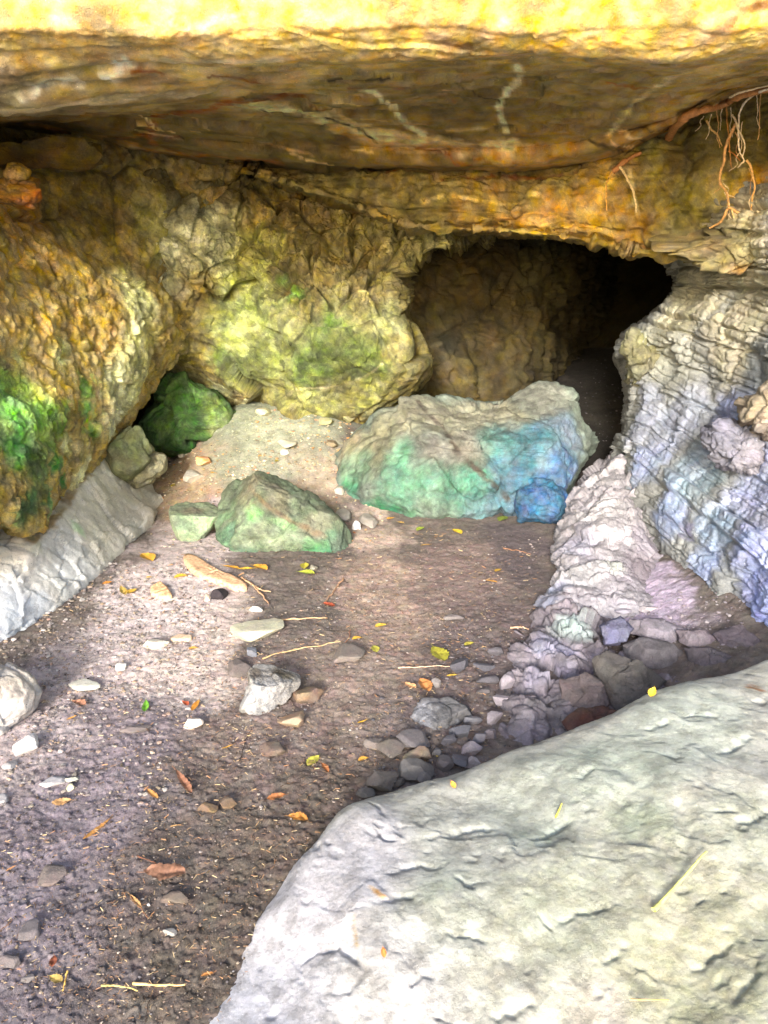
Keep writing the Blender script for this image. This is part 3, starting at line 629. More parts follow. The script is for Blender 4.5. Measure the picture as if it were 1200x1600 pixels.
face('rock_overhang', 'huge overhanging roof slab, sunlit yellow front edge and dark veined underside', 'rock overhang', rows, 400, 760, d_roof, A, (130, 106, 60), roofmat, (0, 1.2, 2.6), lines=L, seed=8, warp=.035, sat=.92, grooves=[([(430, 150), (600, 170), (760, 175), (900, 165)], .012, .02), ([(120, 178), (300, 190), (420, 205)], .012, .02), ([(640, 130), (780, 125), (940, 118)], .01, .016), ([(560, 225), (700, 235), (860, 228)], .012, .02), ([(930, 190), (1010, 165), (1090, 140)], .012, .02), ([(0, 120), (150, 115), (330, 112), (470, 108)], .012, .03), ([(0, 145), (120, 135), (260, 128)], .012, .025), ([(600, 98), (760, 99), (900, 92)], .01, .02)], ys=.22, tint=(1.0, 1.02, .94), val=1.24)

# ---- orange banded bed under the slab, above the hole
rows = [
    [(330, 205, 5.5), (560, 225, 5.4), (750, 225, 5.3), (930, 215, 5.1), (1020, 180, 4.9), (1150, 120, 4.55), (1300, 100, 4.35), (1500, 80, 4.2)],
    [(360, 258, 5.32), (480, 282, 5.25), (620, 288, 5.1), (800, 288, 5.03), (930, 280, 4.9), (1035, 270, 4.72), (1150, 255, 4.5), (1300, 240, 4.2), (1500, 230, 4.0)],
    [(390, 268, 5.32), (520, 306, 5.25), (640, 346, 5.12), (780, 353, 5.0), (900, 364, 4.92), (1030, 386, 4.8), (1150, 380, 4.6), (1300, 365, 4.3), (1500, 350, 4.1)],
    [(400, 275, 5.8), (520, 312, 5.75), (640, 350, 5.7), (780, 357, 5.6), (900, 368, 5.6), (1030, 389, 5.5), (1150, 390, 5.4), (1300, 375, 5.2), (1500, 360, 5.0)],
    [(330, 330, 12.8), (520, 345, 12.8), (700, 350, 12.8), (900, 350, 12.8), (1100, 350, 12.8), (1300, 350, 12.8), (1500, 340, 12.8)],
]
def d_lin(X):
    k = sstep(1.05, 1.5, X[:, 0])
    lay = strata(X * np.array([.0, 0, 1]) + np.array([1.5, 0, 0]) + X * np.array([.02, .3, 0]) + .05 * fbm(X, .5, 2, 119)[:, None], .085, 110, 0, .35)
    ver = np.sin(X[:, 0] * 38 + 3 * fbm(X, .3, 2, 118)) * .6
    return .05 * fbm(X, .6, 3, 111) + .026 * lay + .05 * facets(X * np.array([.5, 1, 1]), .26, 112, .15) + .012 * facets(X, .06, 113, .15, 1.2) * (1 - .5 * k) + .025 * ver * k + .010 * fbm(X, .05, 4, 114, True)
A = [(480, 285, 50, (112, 96, 50)), (560, 285, 50, (128, 108, 56)), (700, 290, 60, (150, 120, 52)), (660, 325, 40, (134, 112, 54)), (820, 270, 50, (138, 114, 56)), (840, 330, 40, (204, 150, 44), .5), (760, 330, 40, (180, 134, 40), .4), (930, 320, 40, (196, 142, 30), .5), (950, 270, 30, (170, 130, 50)), (960, 350, 40, (172, 124, 26), .4), (1020, 300, 40, (140, 112, 34), .3), (1060, 240, 50, (104, 88, 36)), (1020, 240, 20, (120, 104, 52)), (1130, 220, 40, (110, 92, 36)), (1180, 220, 40, (84, 70, 24)), (1130, 270, 24, (204, 164, 80), .3), (1170, 290, 24, (190, 120, 30)), (1100, 310, 40, (140, 120, 50)), (1070, 330, 40, (124, 106, 44)), (1150, 310, 30, (180, 150, 70), .2), (440, 270, 40, (110, 86, 30)), (1040, 160, 40, (130, 100, 44))]
L = [([(660, 318), (700, 308), (760, 315), (840, 310)], 4, (226, 180, 84), .5), ([(920, 330), (945, 300), (955, 275)], 7, (226, 172, 60), .5), ([(900, 350), (960, 368), (1020, 384)], 5, (230, 170, 70), .4), ([(780, 345), (860, 350), (900, 360)], 4, (214, 160, 60), .4), ([(985, 270), (990, 300), (995, 335)], 4, (214, 180, 110), .4), ([(560, 262), (640, 275), (740, 280), (900, 270)], 4, (120, 70, 18))]
ochre = rockmat('ochre_rock', 1.3, .85, .5, .7, .5, .02, .02, strata=(7, .05))
face('rock_lintel', 'orange and olive banded rock bed bridging the top of the cave hole', 'rock ledge', rows, 240, 520, d_lin, A, (150, 116, 44), ochre, (0, 1.0, .5), lines=L, seed=9, warp=.05, cell=(.05, .3), sat=.85, tint=(.90, 1.04, 1.0), val=1.1)

# ---- big sunlit boulder in front
rows = [
    [(300, 1720, 1.5), (385, 1560, 1.75), (410, 1500, 1.8), (440, 1440, 1.85), (490, 1380, 1.95), (565, 1310, 2.05), (690, 1275, 2.15), (830, 1220, 2.25), (960, 1165, 2.35), (1060, 1130, 2.4), (1200, 1095, 2.45), (1450, 1030, 2.5), W(2.6, 2.7, -.1)],
    [(293, 1664, 1.28), (378, 1514, 1.52), (419, 1444, 1.64), (455, 1386, 1.74), (499, 1324, 1.83), (563, 1260, 1.94), (693, 1227, 2.01), (833, 1174, 2.08), (963, 1119, 2.16), (1063, 1082, 2.22), (1203, 1049, 2.28), (1453, 989, 2.36), W(2.6, 2.48, .42)],
    [(290, 1650, 1.22), (375, 1500, 1.46), (416, 1430, 1.58), (452, 1372, 1.68), (496, 1310, 1.77), (560, 1246, 1.88), (690, 1213, 1.95), (830, 1160, 2.02), (960, 1105, 2.1), (1060, 1068, 2.16), (1200, 1035, 2.22), (1450, 975, 2.3), W(2.6, 2.42, .46)],
    [(335, 1690, 1.14), (410, 1545, 1.35), (450, 1465, 1.46), (478, 1405, 1.54), (520, 1350, 1.62), (600, 1290, 1.72), (720, 1250, 1.8), (850, 1200, 1.86), (970, 1145, 1.94), (1070, 1108, 2.0), (1200, 1078, 2.05), (1450, 1015, 2.13), W(2.6, 2.3, .5)],
    [(460, 1770, 1.05), (520, 1660, 1.15), (560, 1570, 1.24), (600, 1505, 1.31), (650, 1455, 1.37), (725, 1405, 1.43), (820, 1360, 1.49), (930, 1310, 1.55), (1030, 1262, 1.61), (1110, 1230, 1.66), (1220, 1200, 1.71), (1450, 1140, 1.8), W(2.6, 1.95, .56)],
    [(560, 1950, .9), (630, 1850, .97), (690, 1770, 1.03), (740, 1700, 1.08), (800, 1640, 1.12), (870, 1590, 1.16), (950, 1540, 1.2), (1030, 1490, 1.25), (1120, 1440, 1.29), (1200, 1400, 1.33), (1290, 1370, 1.38), (1450, 1330, 1.43), W(2.6, 1.6, .58)],
    [(800, 2250, .68), (900, 2150, .72), (1000, 2050, .77), (1080, 1950, .82), (1150, 1870, .87), (1220, 1800, .91), (1290, 1740, .95), (1350, 1690, .99), (1400, 1650, 1.02), (1450, 1620, 1.05), (1500, 1590, 1.08), (1600, 1550, 1.12), W(2.6, 1.3, .52)],
    [W(.12, .42, -.1), W(.3, .40, .02), W(.5, .40, .12), W(.8, .42, .2), W(1.2, .45, .25), W(1.8, .5, .25), W(2.6, .55, .2)],
]
def d_fore(X):
    return (.03 * fbm(X, .6, 3, 121) + .016 * fbm(X, .32, 2, 122) + .0025 * facets(X, .12, 123, .0, .6) + .020 * fbm(X, .22, 2, 133) + .0015 * fbm(X, .07, 3, 124) + .0014 * fbm(X, .02, 2, 127) + .0016 * fbm(X, .009, 2, 137) - .006 * sstep(.28, .55, fbm(X, .05, 2, 129))
            - .010 * sstep(.90, .97, fbm(X @ np.array([[.8, .4, 0], [-.5, 1, 0], [0, 0, 1.]]), .22, 2, 125, True)) * sstep(.0, .25, fbm(X, .3, 2, 128)) + .0008 * fbm(X, .012, 2, 126) * 2)
A = [(480, 1400, 120, (210, 202, 202)), (420, 1560, 100, (208, 202, 204)), (560, 1330, 80, (206, 198, 196)), (620, 1500, 100, (206, 198, 190)), (700, 1300, 90, (196, 192, 176)), (720, 1420, 80, (190, 188, 168)), (850, 1250, 90, (190, 190, 172)), (950, 1200, 80, (186, 190, 170)), (1080, 1130, 80, (192, 194, 176)), (1180, 1080, 70, (202, 202, 188)), (1000, 1350, 100, (194, 190, 166)), (900, 1450, 90, (188, 186, 160)), (1010, 1290, 40, (172, 180, 150)), (850, 1300, 30, (178, 182, 160)), (1100, 1400, 90, (196, 188, 160)), (1080, 1500, 90, (188, 182, 148)), (1180, 1450, 60, (176, 174, 146)), (800, 1560, 90, (198, 192, 172)), (1180, 1300, 70, (192, 190, 166)), (950, 1570, 60, (200, 188, 170)), (710, 1360, 40, (180, 184, 160))]
L = [([(555, 1430), (558, 1480)], 4, (220, 170, 90)), ([(580, 1385), (600, 1398)], 4, (214, 150, 60)), ([(1190, 1075), (1165, 1068)], 4, (170, 120, 90))]
forem = rockmat('weathered_boulder', 4.2, .85, .30, .9, .8, .02, .010, fine=1.2)
face('boulder', 'huge pale grey sunlit boulder filling the lower right, topped by a straw', 'boulder', rows, 500, 680, d_fore, A, (196, 190, 174), forem, (.25, -.1, -1.0), lines=L, seed=10, warp=.06, wb=.08, grooves=[([(700, 1297), (740, 1290), (775, 1287)], .006, .012), ([(838, 1302), (868, 1286), (892, 1268)], .007, .016), ([(690, 1452), (730, 1460), (765, 1466)], .005, .009), ([(1120, 1178), (1150, 1165), (1175, 1148)], .007, .014),
     ([(1150, 1292), (1180, 1278), (1205, 1268)], .007, .013), ([(1085, 1505), (1118, 1482), (1150, 1458)], .007, .016), ([(470, 1535), (468, 1505), (495, 1485), (530, 1480), (556, 1495), (562, 1525), (540, 1550), (500, 1552)], .006, .011), ([(585, 1412), (615, 1400), (650, 1398)], .006, .010),
     ([(478, 1335), (505, 1322), (530, 1306)], .006, .010), ([(765, 1598), (800, 1580), (840, 1566)], .007, .013), ([(870, 1440), (910, 1420), (960, 1412)], .006, .010), ([(1000, 1150), (1040, 1130), (1075, 1120)], .006, .010), ([(600, 1360), (640, 1345), (690, 1350)], .006, .010), ([(900, 1220), (930, 1200)], .006, .009), ([(1140, 1560), (1170, 1520), (1180, 1480)], .008, .014), ([(940, 1500), (985, 1475)], .006, .010), ([(640, 1530), (680, 1515)], .006, .009), ([(720, 1380), (760, 1372)], .005, .008), ([(1060, 1330), (1075, 1290), (1080, 1240)], .02, .012), ([(1000, 1330), (990, 1260), (960, 1190)], .03, .014)],
     cell=(.03, .05), val=.82, sat=.95, tint=(.95, .995, 1.05))
# ------------------------------------------------------------------ boulders with a given outline
def polar(outline, n, cx, cy, smooth=2):
    o = np.array(outline + [outline[0]], float)
    th = np.linspace(0, 2 * math.pi, n, endpoint=False); R = np.zeros(n)
    for k, t in enumerate(th):
        dx, dy = math.cos(t), -math.sin(t); best = 0
        for a, b in zip(o[:-1], o[1:]):
            ex, ey = b - a; den = dx * ey - dy * ex
            if abs(den) < 1e-9: continue
            s = ((a[0] - cx) * ey - (a[1] - cy) * ex) / den; u = ((a[0] - cx) * dy - (a[1] - cy) * dx) / den
            if s > 0 and -1e-6 <= u <= 1 + 1e-6: best = max(best, s)
        R[k] = best
    for _ in range(smooth): R = .25 * np.roll(R, 1) + .5 * R + .25 * np.roll(R, -1)
    return th, R

def boulder(name, label, cat, outline, d, tf, tb, disp, anchors, base, mat, n=(150, 90), planes=(), lines=(), seed=1, warp=.05, wb=.12, group=None, ctr=None, ex=(.75, .85), lift=0.0, cell=(.05, .16), smooth=2):
    n = (int(n[0] * QB), int(n[1] * QB))
    o = np.array(outline, float); cx, cy = ctr if ctr else o.mean(0)
    th, R = polar(outline, n[0], cx, cy, smooth)
    C0 = P(cx, cy, d); C0 = C0 + np.array([0, 0, lift]); ray = C0 - CAM; L = np.linalg.norm(ray)
    tw = -ray / L; rt = np.array([1., 0, 0]); rt = rt - tw * (rt @ tw); rt /= np.linalg.norm(rt); up = np.cross(tw, rt)
    s = L * L / F / (L)        # metres per pixel near the axis
    s = (ray[1] * CP - ray[2] * SP) / F
    ph = np.linspace(-math.pi / 2, math.pi / 2, n[1])
    c = np.cos(ph).clip(0) ** ex[0]; sn = np.sign(np.sin(ph)) * np.abs(np.sin(ph)) ** ex[1]
    dep = np.where(sn > 0, sn * tf, sn * tb)
    lx = (c[:, None] * (R * np.cos(th))[None]) * s; ly = (c[:, None] * (R * np.sin(th))[None]) * s; lz = np.repeat(dep[:, None], n[0], 1)
    q = np.stack([lx, ly, lz], -1)
    for nx, ny, nz_, h in planes:
        nn = np.array([nx, ny, nz_], float); nn /= np.linalg.norm(nn)
        e = q @ nn - h; q = q - nn * (np.maximum(e, 0) * .95)[..., None]
    V = C0 + q[..., 0:1] * rt + q[..., 1:2] * up + q[..., 2:3] * tw
    nrm = q / np.array([R.mean() * s, R.mean() * s, (tf + tb) / 2]) ; nrm /= np.linalg.norm(nrm, axis=-1, keepdims=True) + 1e-9
    nw = nrm[..., 0:1] * rt + nrm[..., 1:2] * up + nrm[..., 2:3] * tw
    Vf = V.reshape(-1, 3); dv = disp(Vf)
    # the two poles close to one point each: keep one value there
    dv = dv.reshape(n[1], n[0]); dv[0] = dv[0].mean(); dv[-1] = dv[-1].mean()
    X = (V + nw * dv[..., None]); Xf = X.reshape(-1, 3)
    qx, qy = proj(Vf)
    front = (nw.reshape(-1, 3) @ tw) < -.05
    qx = np.where(front, 1e5, qx)
    C = paint(Xf, anchors, base, qx, qy, lines, seed, warp, wb)
    if cell:
        _, _, cid, _ = worley(Xf, cell[0], seed + 70); _, _, cid2, _ = worley(Xf, cell[0] * .35, seed + 71)
        C[:, :3] *= .86 * ((1 + cell[1] * (2 * _f(cid * np.uint32(2654435761)) - 1)) * (1 + cell[1] * (2 * _f(cid2 * np.uint32(2654435761)) - 1)))[:, None]
    ob = mesh_np(name, Xf, gridquads(n[1], n[0], wrap=True)[:, ::-1], C, mat, sharp=(32 if smooth == 0 else None))
    tag(ob, label, cat, group)
    SURF[name + str(seed) + str(cx)] = Xf[~front]
    return ob

def rock_d(a=.04, f=.04, s=.25, l=.01, sd=1, fs=.07):
    return lambda X: a * fbm(X, s * 1.5, 3, sd) + f * facets(X, s, sd + 1, .2) + l * 1.3 * fbm(X, fs, 5, sd + 2, True) + f * .28 * facets(X, s * .3, sd + 3, .15, 1.2)

bm = rockmat('boulder_rock', 1.5, 1.0, .42, .88, .6, .03, .02)
TEAL = (100, 166, 140)
boulder('boulder', 'long low boulder across the mouth of the hole, turquoise at left turning blue at right', 'boulder',
        [(505, 745), (515, 712), (545, 690), (580, 655), (625, 622), (690, 618), (735, 624), (778, 632), (800, 618), (832, 599), (864, 600), (886, 615), (902, 650), (923, 680), (918, 710), (905, 730), (892, 765), (872, 792), (800, 806), (720, 828), (660, 830), (600, 808), (540, 785)], 5.3, .62, .7,
        lambda X: rock_d(.05, .045, .34, .012, 201)(X) - .05 * np.exp(-((X @ np.array([.80, 0, .60]) - .435) / .05) ** 2) * (X[:, 2] > .05),
        [(600, 690, 40, (132, 130, 106)), (640, 645, 44, (140, 138, 120)), (700, 650, 40, (136, 134, 116)), (560, 730, 34, (112, 140, 116)), (640, 740, 44, (100, 146, 122)), (555, 700, 30, (140, 132, 106)), (700, 770, 44, (92, 140, 118)), (740, 760, 30, (84, 136, 118)), (620, 790, 30, (104, 146, 122)), (600, 797, 18, (40, 144, 96)), (680, 715, 34, (136, 132, 126)), (680, 805, 34, (130, 150, 134)), (760, 800, 30, (110, 140, 150)), (740, 700, 34, (120, 116, 106)), (545, 772, 18, (70, 144, 110)), (750, 640, 34, (144, 142, 124)),
         (840, 618, 34, (140, 142, 132)), (800, 650, 30, (132, 130, 110)), (780, 690, 34, (92, 134, 126)), (830, 690, 44, (84, 126, 144)), (880, 660, 34, (112, 132, 150)), (890, 720, 30, (92, 124, 160)), (860, 760, 34, (78, 108, 150)), (800, 750, 40, (80, 120, 144)), (800, 795, 24, (116, 136, 154)), (905, 690, 24, (120, 136, 152)), (850, 785, 24, (78, 102, 136))],
        (120, 132, 122), bm, (320, 170), planes=[(.1, .75, .66, .36), (-.6, .4, .7, .62), (.1, -.1, 1, .50), (.7, .3, .65, .62)], lines=[([(655, 630), (690, 670), (730, 720), (790, 775)], 5, (84, 78, 70))], seed=21, cell=(.05, .16), warp=.09)  # the dark line paints shade into the crease
boulder('rock', 'small round blue rock wedged at the foot of the upright boulder', 'rock', [(803, 790), (810, 765), (835, 750), (862, 752), (882, 772), (884, 800), (870, 818), (810, 818)], 4.75, .2, .25,
        rock_d(.015, .02, .12, .008, 221), [(840, 770, 30, (76, 116, 152)), (830, 800, 20, (66, 100, 136))], (72, 108, 144), bm, (110, 70), seed=23)
boulder('boulder', 'angular green algae boulder with a flat sloping face mid floor', 'boulder',
        [(338, 800), (343, 765), (365, 748), (400, 738), (440, 748), (480, 770), (520, 800), (545, 830), (564, 858), (545, 872), (515, 880), (470, 893), (425, 888), (375, 872), (345, 845)], 4.42, .40, .5,
        rock_d(.02, .02, .3, .010, 231), [(390, 765, 30, (132, 129, 106)), (440, 770, 24, (129, 126, 106)), (500, 810, 26, (124, 125, 106)), (400, 800, 16, (134, 176, 120)), (380, 830, 24, (138, 151, 125)), (430, 840, 34, (138, 151, 125)), (450, 810, 16, (134, 171, 118)), (360, 800, 16, (111, 139, 107)), (350, 840, 20, (100, 134, 106)), (400, 875, 24, (105, 135, 109)), (500, 860, 24, (85, 137, 97)), (490, 835, 14, (117, 163, 113)), (540, 855, 20, (94, 112, 97)), (440, 885, 16, (95, 123, 101)), (520, 840, 16, (93, 127, 99))],
        (110, 123, 101), bm, (210, 130), planes=[(.10, .35, .93, .20), (.35, .85, .35, .20), (-.75, .45, .45, .28), (.8, .2, .55, .36), (-.1, -.6, .8, .26)],
        lines=[([(390, 762), (420, 790), (470, 820), (510, 838)], 5, (122, 111, 88))], seed=24, warp=.09)
boulder('rock', 'small pale green block touching the left side of the angular green boulder', 'rock', [(264, 790), (275, 781), (330, 780), (348, 803), (330, 828), (312, 848), (282, 848), (270, 820)], 4.5, .16, .22,
        rock_d(.008, .01, .2, .006, 241), [(300, 787, 16, (127, 118, 101)), (300, 815, 26, (155, 177, 143)), (325, 820, 14, (147, 185, 132))], (146, 158, 130), bm, (110, 70), planes=[(0, .9, .35, .055), (-.1, -.1, 1, .10)], seed=25)
boulder('rock', 'smooth dark green rock in the recess between the two left walls', 'rock', [(218, 662), (238, 634), (258, 600), (275, 587), (292, 586), (306, 602), (338, 612), (362, 640), (360, 668), (340, 690), (310, 700), (272, 708), (238, 702)], 5.85, .36, .5,
        rock_d(.02, .05, .3, .010, 251), [(270, 630, 30, (63, 92, 38)), (290, 660, 40, (62, 99, 44)), (250, 670, 30, (71, 99, 50)), (330, 650, 24, (128, 145, 87)), (340, 670, 16, (159, 159, 113)), (285, 690, 20, (66, 105, 57))], (75, 104, 51), bm, (150, 90), planes=[(.1, .2, 1, .28), (.7, .4, .6, .34)], seed=26, wb=.3, cell=(.03, .3))
boulder('rock', 'grey green wedge of rock beside the dark green rock', 'rock', [(160, 705), (178, 680), (205, 660), (222, 672), (240, 705), (222, 728), (200, 748), (176, 742)], 4.9, .22, .3,
        rock_d(.01, .02, .25, .006, 261), [(205, 690, 24, (119, 128, 89)), (180, 720, 20, (142, 141, 109))], (127, 130, 95), bm, (110, 70), planes=[(.3, .3, .9, .12)], seed=27)
boulder('rock', 'pale cream rock at the foot of the grey green wedge', 'rock', [(196, 748), (215, 725), (238, 706), (258, 712), (256, 735), (236, 755), (210, 765)], 4.95, .13, .2,
        rock_d(.01, .02, .2, .006, 271), [(230, 735, 30, (161, 158, 126))], (158, 155, 126), bm, (90, 60), planes=[(.2, .4, .9, .09)], seed=28)
boulder('boulder', 'white rounded boulder cut off by the left edge of the picture', 'boulder', [(-110, 1060), (-50, 1040), (0, 1040), (34, 1056), (54, 1080), (50, 1108), (32, 1135), (12, 1160), (-30, 1180), (-110, 1190)], 2.55, .2, .25,
        rock_d(.015, .015, .2, .005, 281), [(20, 1070, 30, (192, 177, 162)), (20, 1120, 30, (194, 190, 189)), (-20, 1090, 50, (190, 183, 176))], (190, 184, 177), palemat, (150, 90), seed=29)
boulder('stone', 'white wedge shaped stone with a dirty dark top on the open floor', 'stone', [(386, 1050), (396, 1040), (425, 1040), (468, 1054), (468, 1074), (445, 1096), (408, 1120), (374, 1112), (378, 1100), (388, 1080)], 2.62, .10, .12,
        rock_d(.006, .01, .09, .004, 291), [(410, 1100, 24, (194, 194, 195)), (430, 1078, 24, (175, 173, 172)), (440, 1055, 18, (108, 96, 81)), (400, 1050, 14, (115, 106, 94)), (390, 1108, 12, (197, 197, 199))], (171, 168, 163), bm, (120, 80), planes=[(.2, .8, .5, .055), (.5, -.3, .8, .07)], seed=30)
boulder('stone', 'large grey slaty stone with pale streaks heading the dark stone pile', 'stone', [(630, 1135), (645, 1110), (660, 1092), (700, 1088), (732, 1104), (740, 1118), (722, 1140), (690, 1157), (655, 1146)], 2.52, .10, .12,
        rock_d(.006, .012, .12, .004, 301), [(660, 1120, 24, (137, 137, 142)), (700, 1115, 30, (106, 105, 106)), (720, 1130, 16, (99, 96, 96))], (108, 106, 108), greymat, (120, 80), planes=[(-.1, .75, .6, .045), (.5, -.3, .8, .08), (-.5, 0, .8, .085)], lines=[([(640, 1128), (655, 1108), (668, 1095)], 2, (163, 163, 168)), ([(652, 1134), (670, 1110), (676, 1100)], 2, (155, 155, 159)), ([(700, 1150), (715, 1125)], 2, (141, 141, 145))], seed=31)
# beige bed and knobs on the right wall
boulder('rock_ledge', 'thick beige rock bed jutting over the layered wall on the right', 'rock ledge', [(1028, 354), (1060, 362), (1120, 350), (1200, 343), (1330, 340), (1330, 430), (1200, 434), (1160, 426), (1110, 412), (1062, 398), (1044, 384)], 4.45, .30, .6,
        rock_d(.03, .07, .22, .012, 311), [(1060, 380, 30, (125, 110, 71)), (1120, 390, 40, (148, 134, 96)), (1150, 370, 30, (127, 124, 92)), (1190, 390, 30, (189, 175, 125)), (1110, 360, 20, (109, 98, 68)), (1150, 415, 20, (153, 128, 82))], (144, 129, 90), layermat, (230, 110), planes=[(0, -.5, .8, .16), (-.2, .8, .5, .14)], seed=32, ex=(.5, .6), ctr=(1180, 388))
boulder('rock', 'beige rounded knob of rock at the right edge, half way up the layered wall', 'rock', [(1160, 655), (1172, 625), (1200, 600), (1260, 590), (1290, 640), (1260, 690), (1190, 680), (1172, 676)], 3.6, .14, .3,
        rock_d(.02, .04, .14, .01, 321), [(1180, 640, 30, (161, 147, 127)), (1190, 672, 20, (183, 175, 169))], (156, 144, 127), layermat, (130, 80), seed=33)
boulder('rock', 'rounded bluish grey rock lobe below the beige knob on the right wall', 'rock', [(1105, 690), (1112, 662), (1140, 655), (1170, 662), (1200, 690), (1240, 720), (1230, 760), (1180, 740), (1150, 735), (1120, 715)], 3.75, .13, .3,
        rock_d(.02, .045, .1, .008, 331), [(1130, 680, 26, (129, 129, 144)), (1190, 720, 26, (151, 148, 157))], (131, 131, 144), layermat, (130, 80), seed=34)
boulder('rock', 'grey layered lobe of rock overhanging the right rim of the dark hole', 'rock', [(976, 560), (985, 525), (1010, 518), (1042, 505), (1060, 530), (1060, 575), (1035, 605), (1005, 600), (985, 590)], 5.15, .22, .4,
        rock_d(.02, .06, .16, .012, 341), [(1010, 540, 26, (135, 132, 97)), (1030, 580, 26, (127, 126, 105)), (995, 575, 16, (119, 119, 101))], (129, 127, 102), layermat, (130, 90), seed=35)

# fallen blocks beneath the layered wall
blk = [
    ('lilac grey flat block on top of the rubble mass', [(985, 968), (1035, 966), (1072, 984), (1064, 1006), (1012, 998), (982, 988)], 3.1, (150, 142, 150)),
    ('dark grey block under the lilac flat one', [(976, 1008), (1005, 996), (1048, 1006), (1070, 1022), (1050, 1040), (1006, 1044), (980, 1028)], 2.93, (118, 112, 114)),
    ('split dark grey block, biggest at the edge of the pale boulder', [(926, 1030), (950, 1013), (1005, 1038), (1040, 1064), (1010, 1092), (964, 1110), (940, 1080)], 2.68, (106, 100, 96)),
    ('brownish block with a rounded end left of the split dark block', [(876, 1060), (915, 1052), (940, 1066), (950, 1100), (915, 1122), (880, 1118)], 2.62, (120, 108, 106)),
    ('rusty brown stone at the rim of the pale boulder', [(876, 1128), (905, 1108), (945, 1102), (962, 1112), (930, 1135), (895, 1144)], 2.47, (96, 70, 62)),
    ('grey angular block between the dark block and the layered wall', [(1072, 1012), (1110, 1012), (1165, 1034), (1130, 1052), (1082, 1048)], 2.83, (108, 100, 104)),
    ('low purple grey block at the foot of the layered wall', [(1112, 990), (1160, 978), (1188, 1002), (1184, 1028), (1140, 1022)], 2.9, (116, 106, 112)),
    ('bluish block with a sharp corner beside the mint patch', [(938, 978), (970, 962), (990, 982), (978, 1004), (946, 1006)], 3.02, (112, 112, 136)),
    ('long flat grey block beneath the small gravel of the ledge', [(1060, 985), (1100, 985), (1120, 1000), (1090, 1014), (1062, 1004)], 3.0, (136, 124, 130)),
]
for k, (lb, ol, dd, c) in enumerate(blk):
    boulder('fallen_block', lb, 'rock', ol, dd - .07, .14, .2, rock_d(.003, .010, .14, .003, 400 + 7 * k), [], c, greymat, (130, 80), ex=(.5, .6), smooth=0, cell=(.04, .08),
            planes=[(.2 - .1 * (k % 4), .7, .6, .035 + .008 * (k % 3)), (.1 * (k % 3), -.2, 1, .055), (-.6, .2, .7, .06), (.7, 0, .6, .07)], seed=40 + k, group='fallen blocks by the layered wall')

# ------------------------------------------------------------------ loose stones on the floor
def stone_mesh(w, l, h, seed, nu=30, nv=18, ang=.8):
    r = np.random.default_rng(seed)
    th = np.linspace(0, 2 * math.pi, nu, endpoint=False); ph = np.linspace(-math.pi / 2, math.pi / 2, nv)
    D = np.stack([np.cos(ph)[:, None] * np.cos(th)[None], np.cos(ph)[:, None] * np.sin(th)[None], np.repeat(np.sin(ph)[:, None], nu, 1)], -1)
    R = np.full((nv, nu), 1.12)
    pn = r.normal(size=(15, 3)); pn[0] = (.1, .1, 1); pn /= np.linalg.norm(pn, axis=1, keepdims=True); ph_ = r.uniform(1 - .50 * ang, 1 - .12 * ang, 15)
    for n, h_ in zip(pn, ph_):
        dt = D @ n; R = np.minimum(R, np.where(dt > .05, h_ / np.maximum(dt, .05), 9))
    X = D * R[..., None]
    nz = fbm(D + r.uniform(0, 90, 3), .7, 3, seed % 97) * .08 + fbm(D + r.uniform(0, 90, 3), .22, 3, seed % 89) * .03
    nz[0] = nz[0].mean(); nz[-1] = nz[-1].mean()
    X = X * (1 + nz[..., None])
    return X * np.array([w / 2, l / 2, h / 2])

stonemat = rockmat('stone', 2.6, .7, .34, .85, .4, .03, .006)
def stone(px, py, w, h, hr, c, label, group=None, ang=.8, name='stone', sink=.25, res=(40, 24), mat=None, on=None):
    seed = int(px * 13 + py * 7) % 99991
    g = G(px, py + h * .12) if on is None else hit(px, py, on)
    ax = g[1] * CP - (g[2] - CAMZ) * SP; s = ax / F
    a = math.asin(min(.9, (CAMZ - g[2]) / np.linalg.norm(g - CAM)))
    W_ = w * s * 1.06; H_ = hr * W_; L_ = max(.45 * W_, min(1.6 * W_, (h * s * 1.1 - H_ * .7 * math.cos(a)) / math.sin(a)))
    X = stone_mesh(W_, L_, H_, seed, res[0], res[1], ang).reshape(-1, 3)
    zr = (seed % 9 - 4) * .05; ca, sa = math.cos(zr), math.sin(zr)
    X = np.stack([X[:, 0] * ca - X[:, 1] * sa, X[:, 0] * sa + X[:, 1] * ca, X[:, 2]], -1)
    X = X + g + np.array([0, 0, H_ * (.5 - sink)])
    ob = mesh_np(name, X, gridquads(res[1], res[0], wrap=True), S(*c), mat or stonemat, sharp=28)
    tag(ob, label, 'stone', group)
    return ob

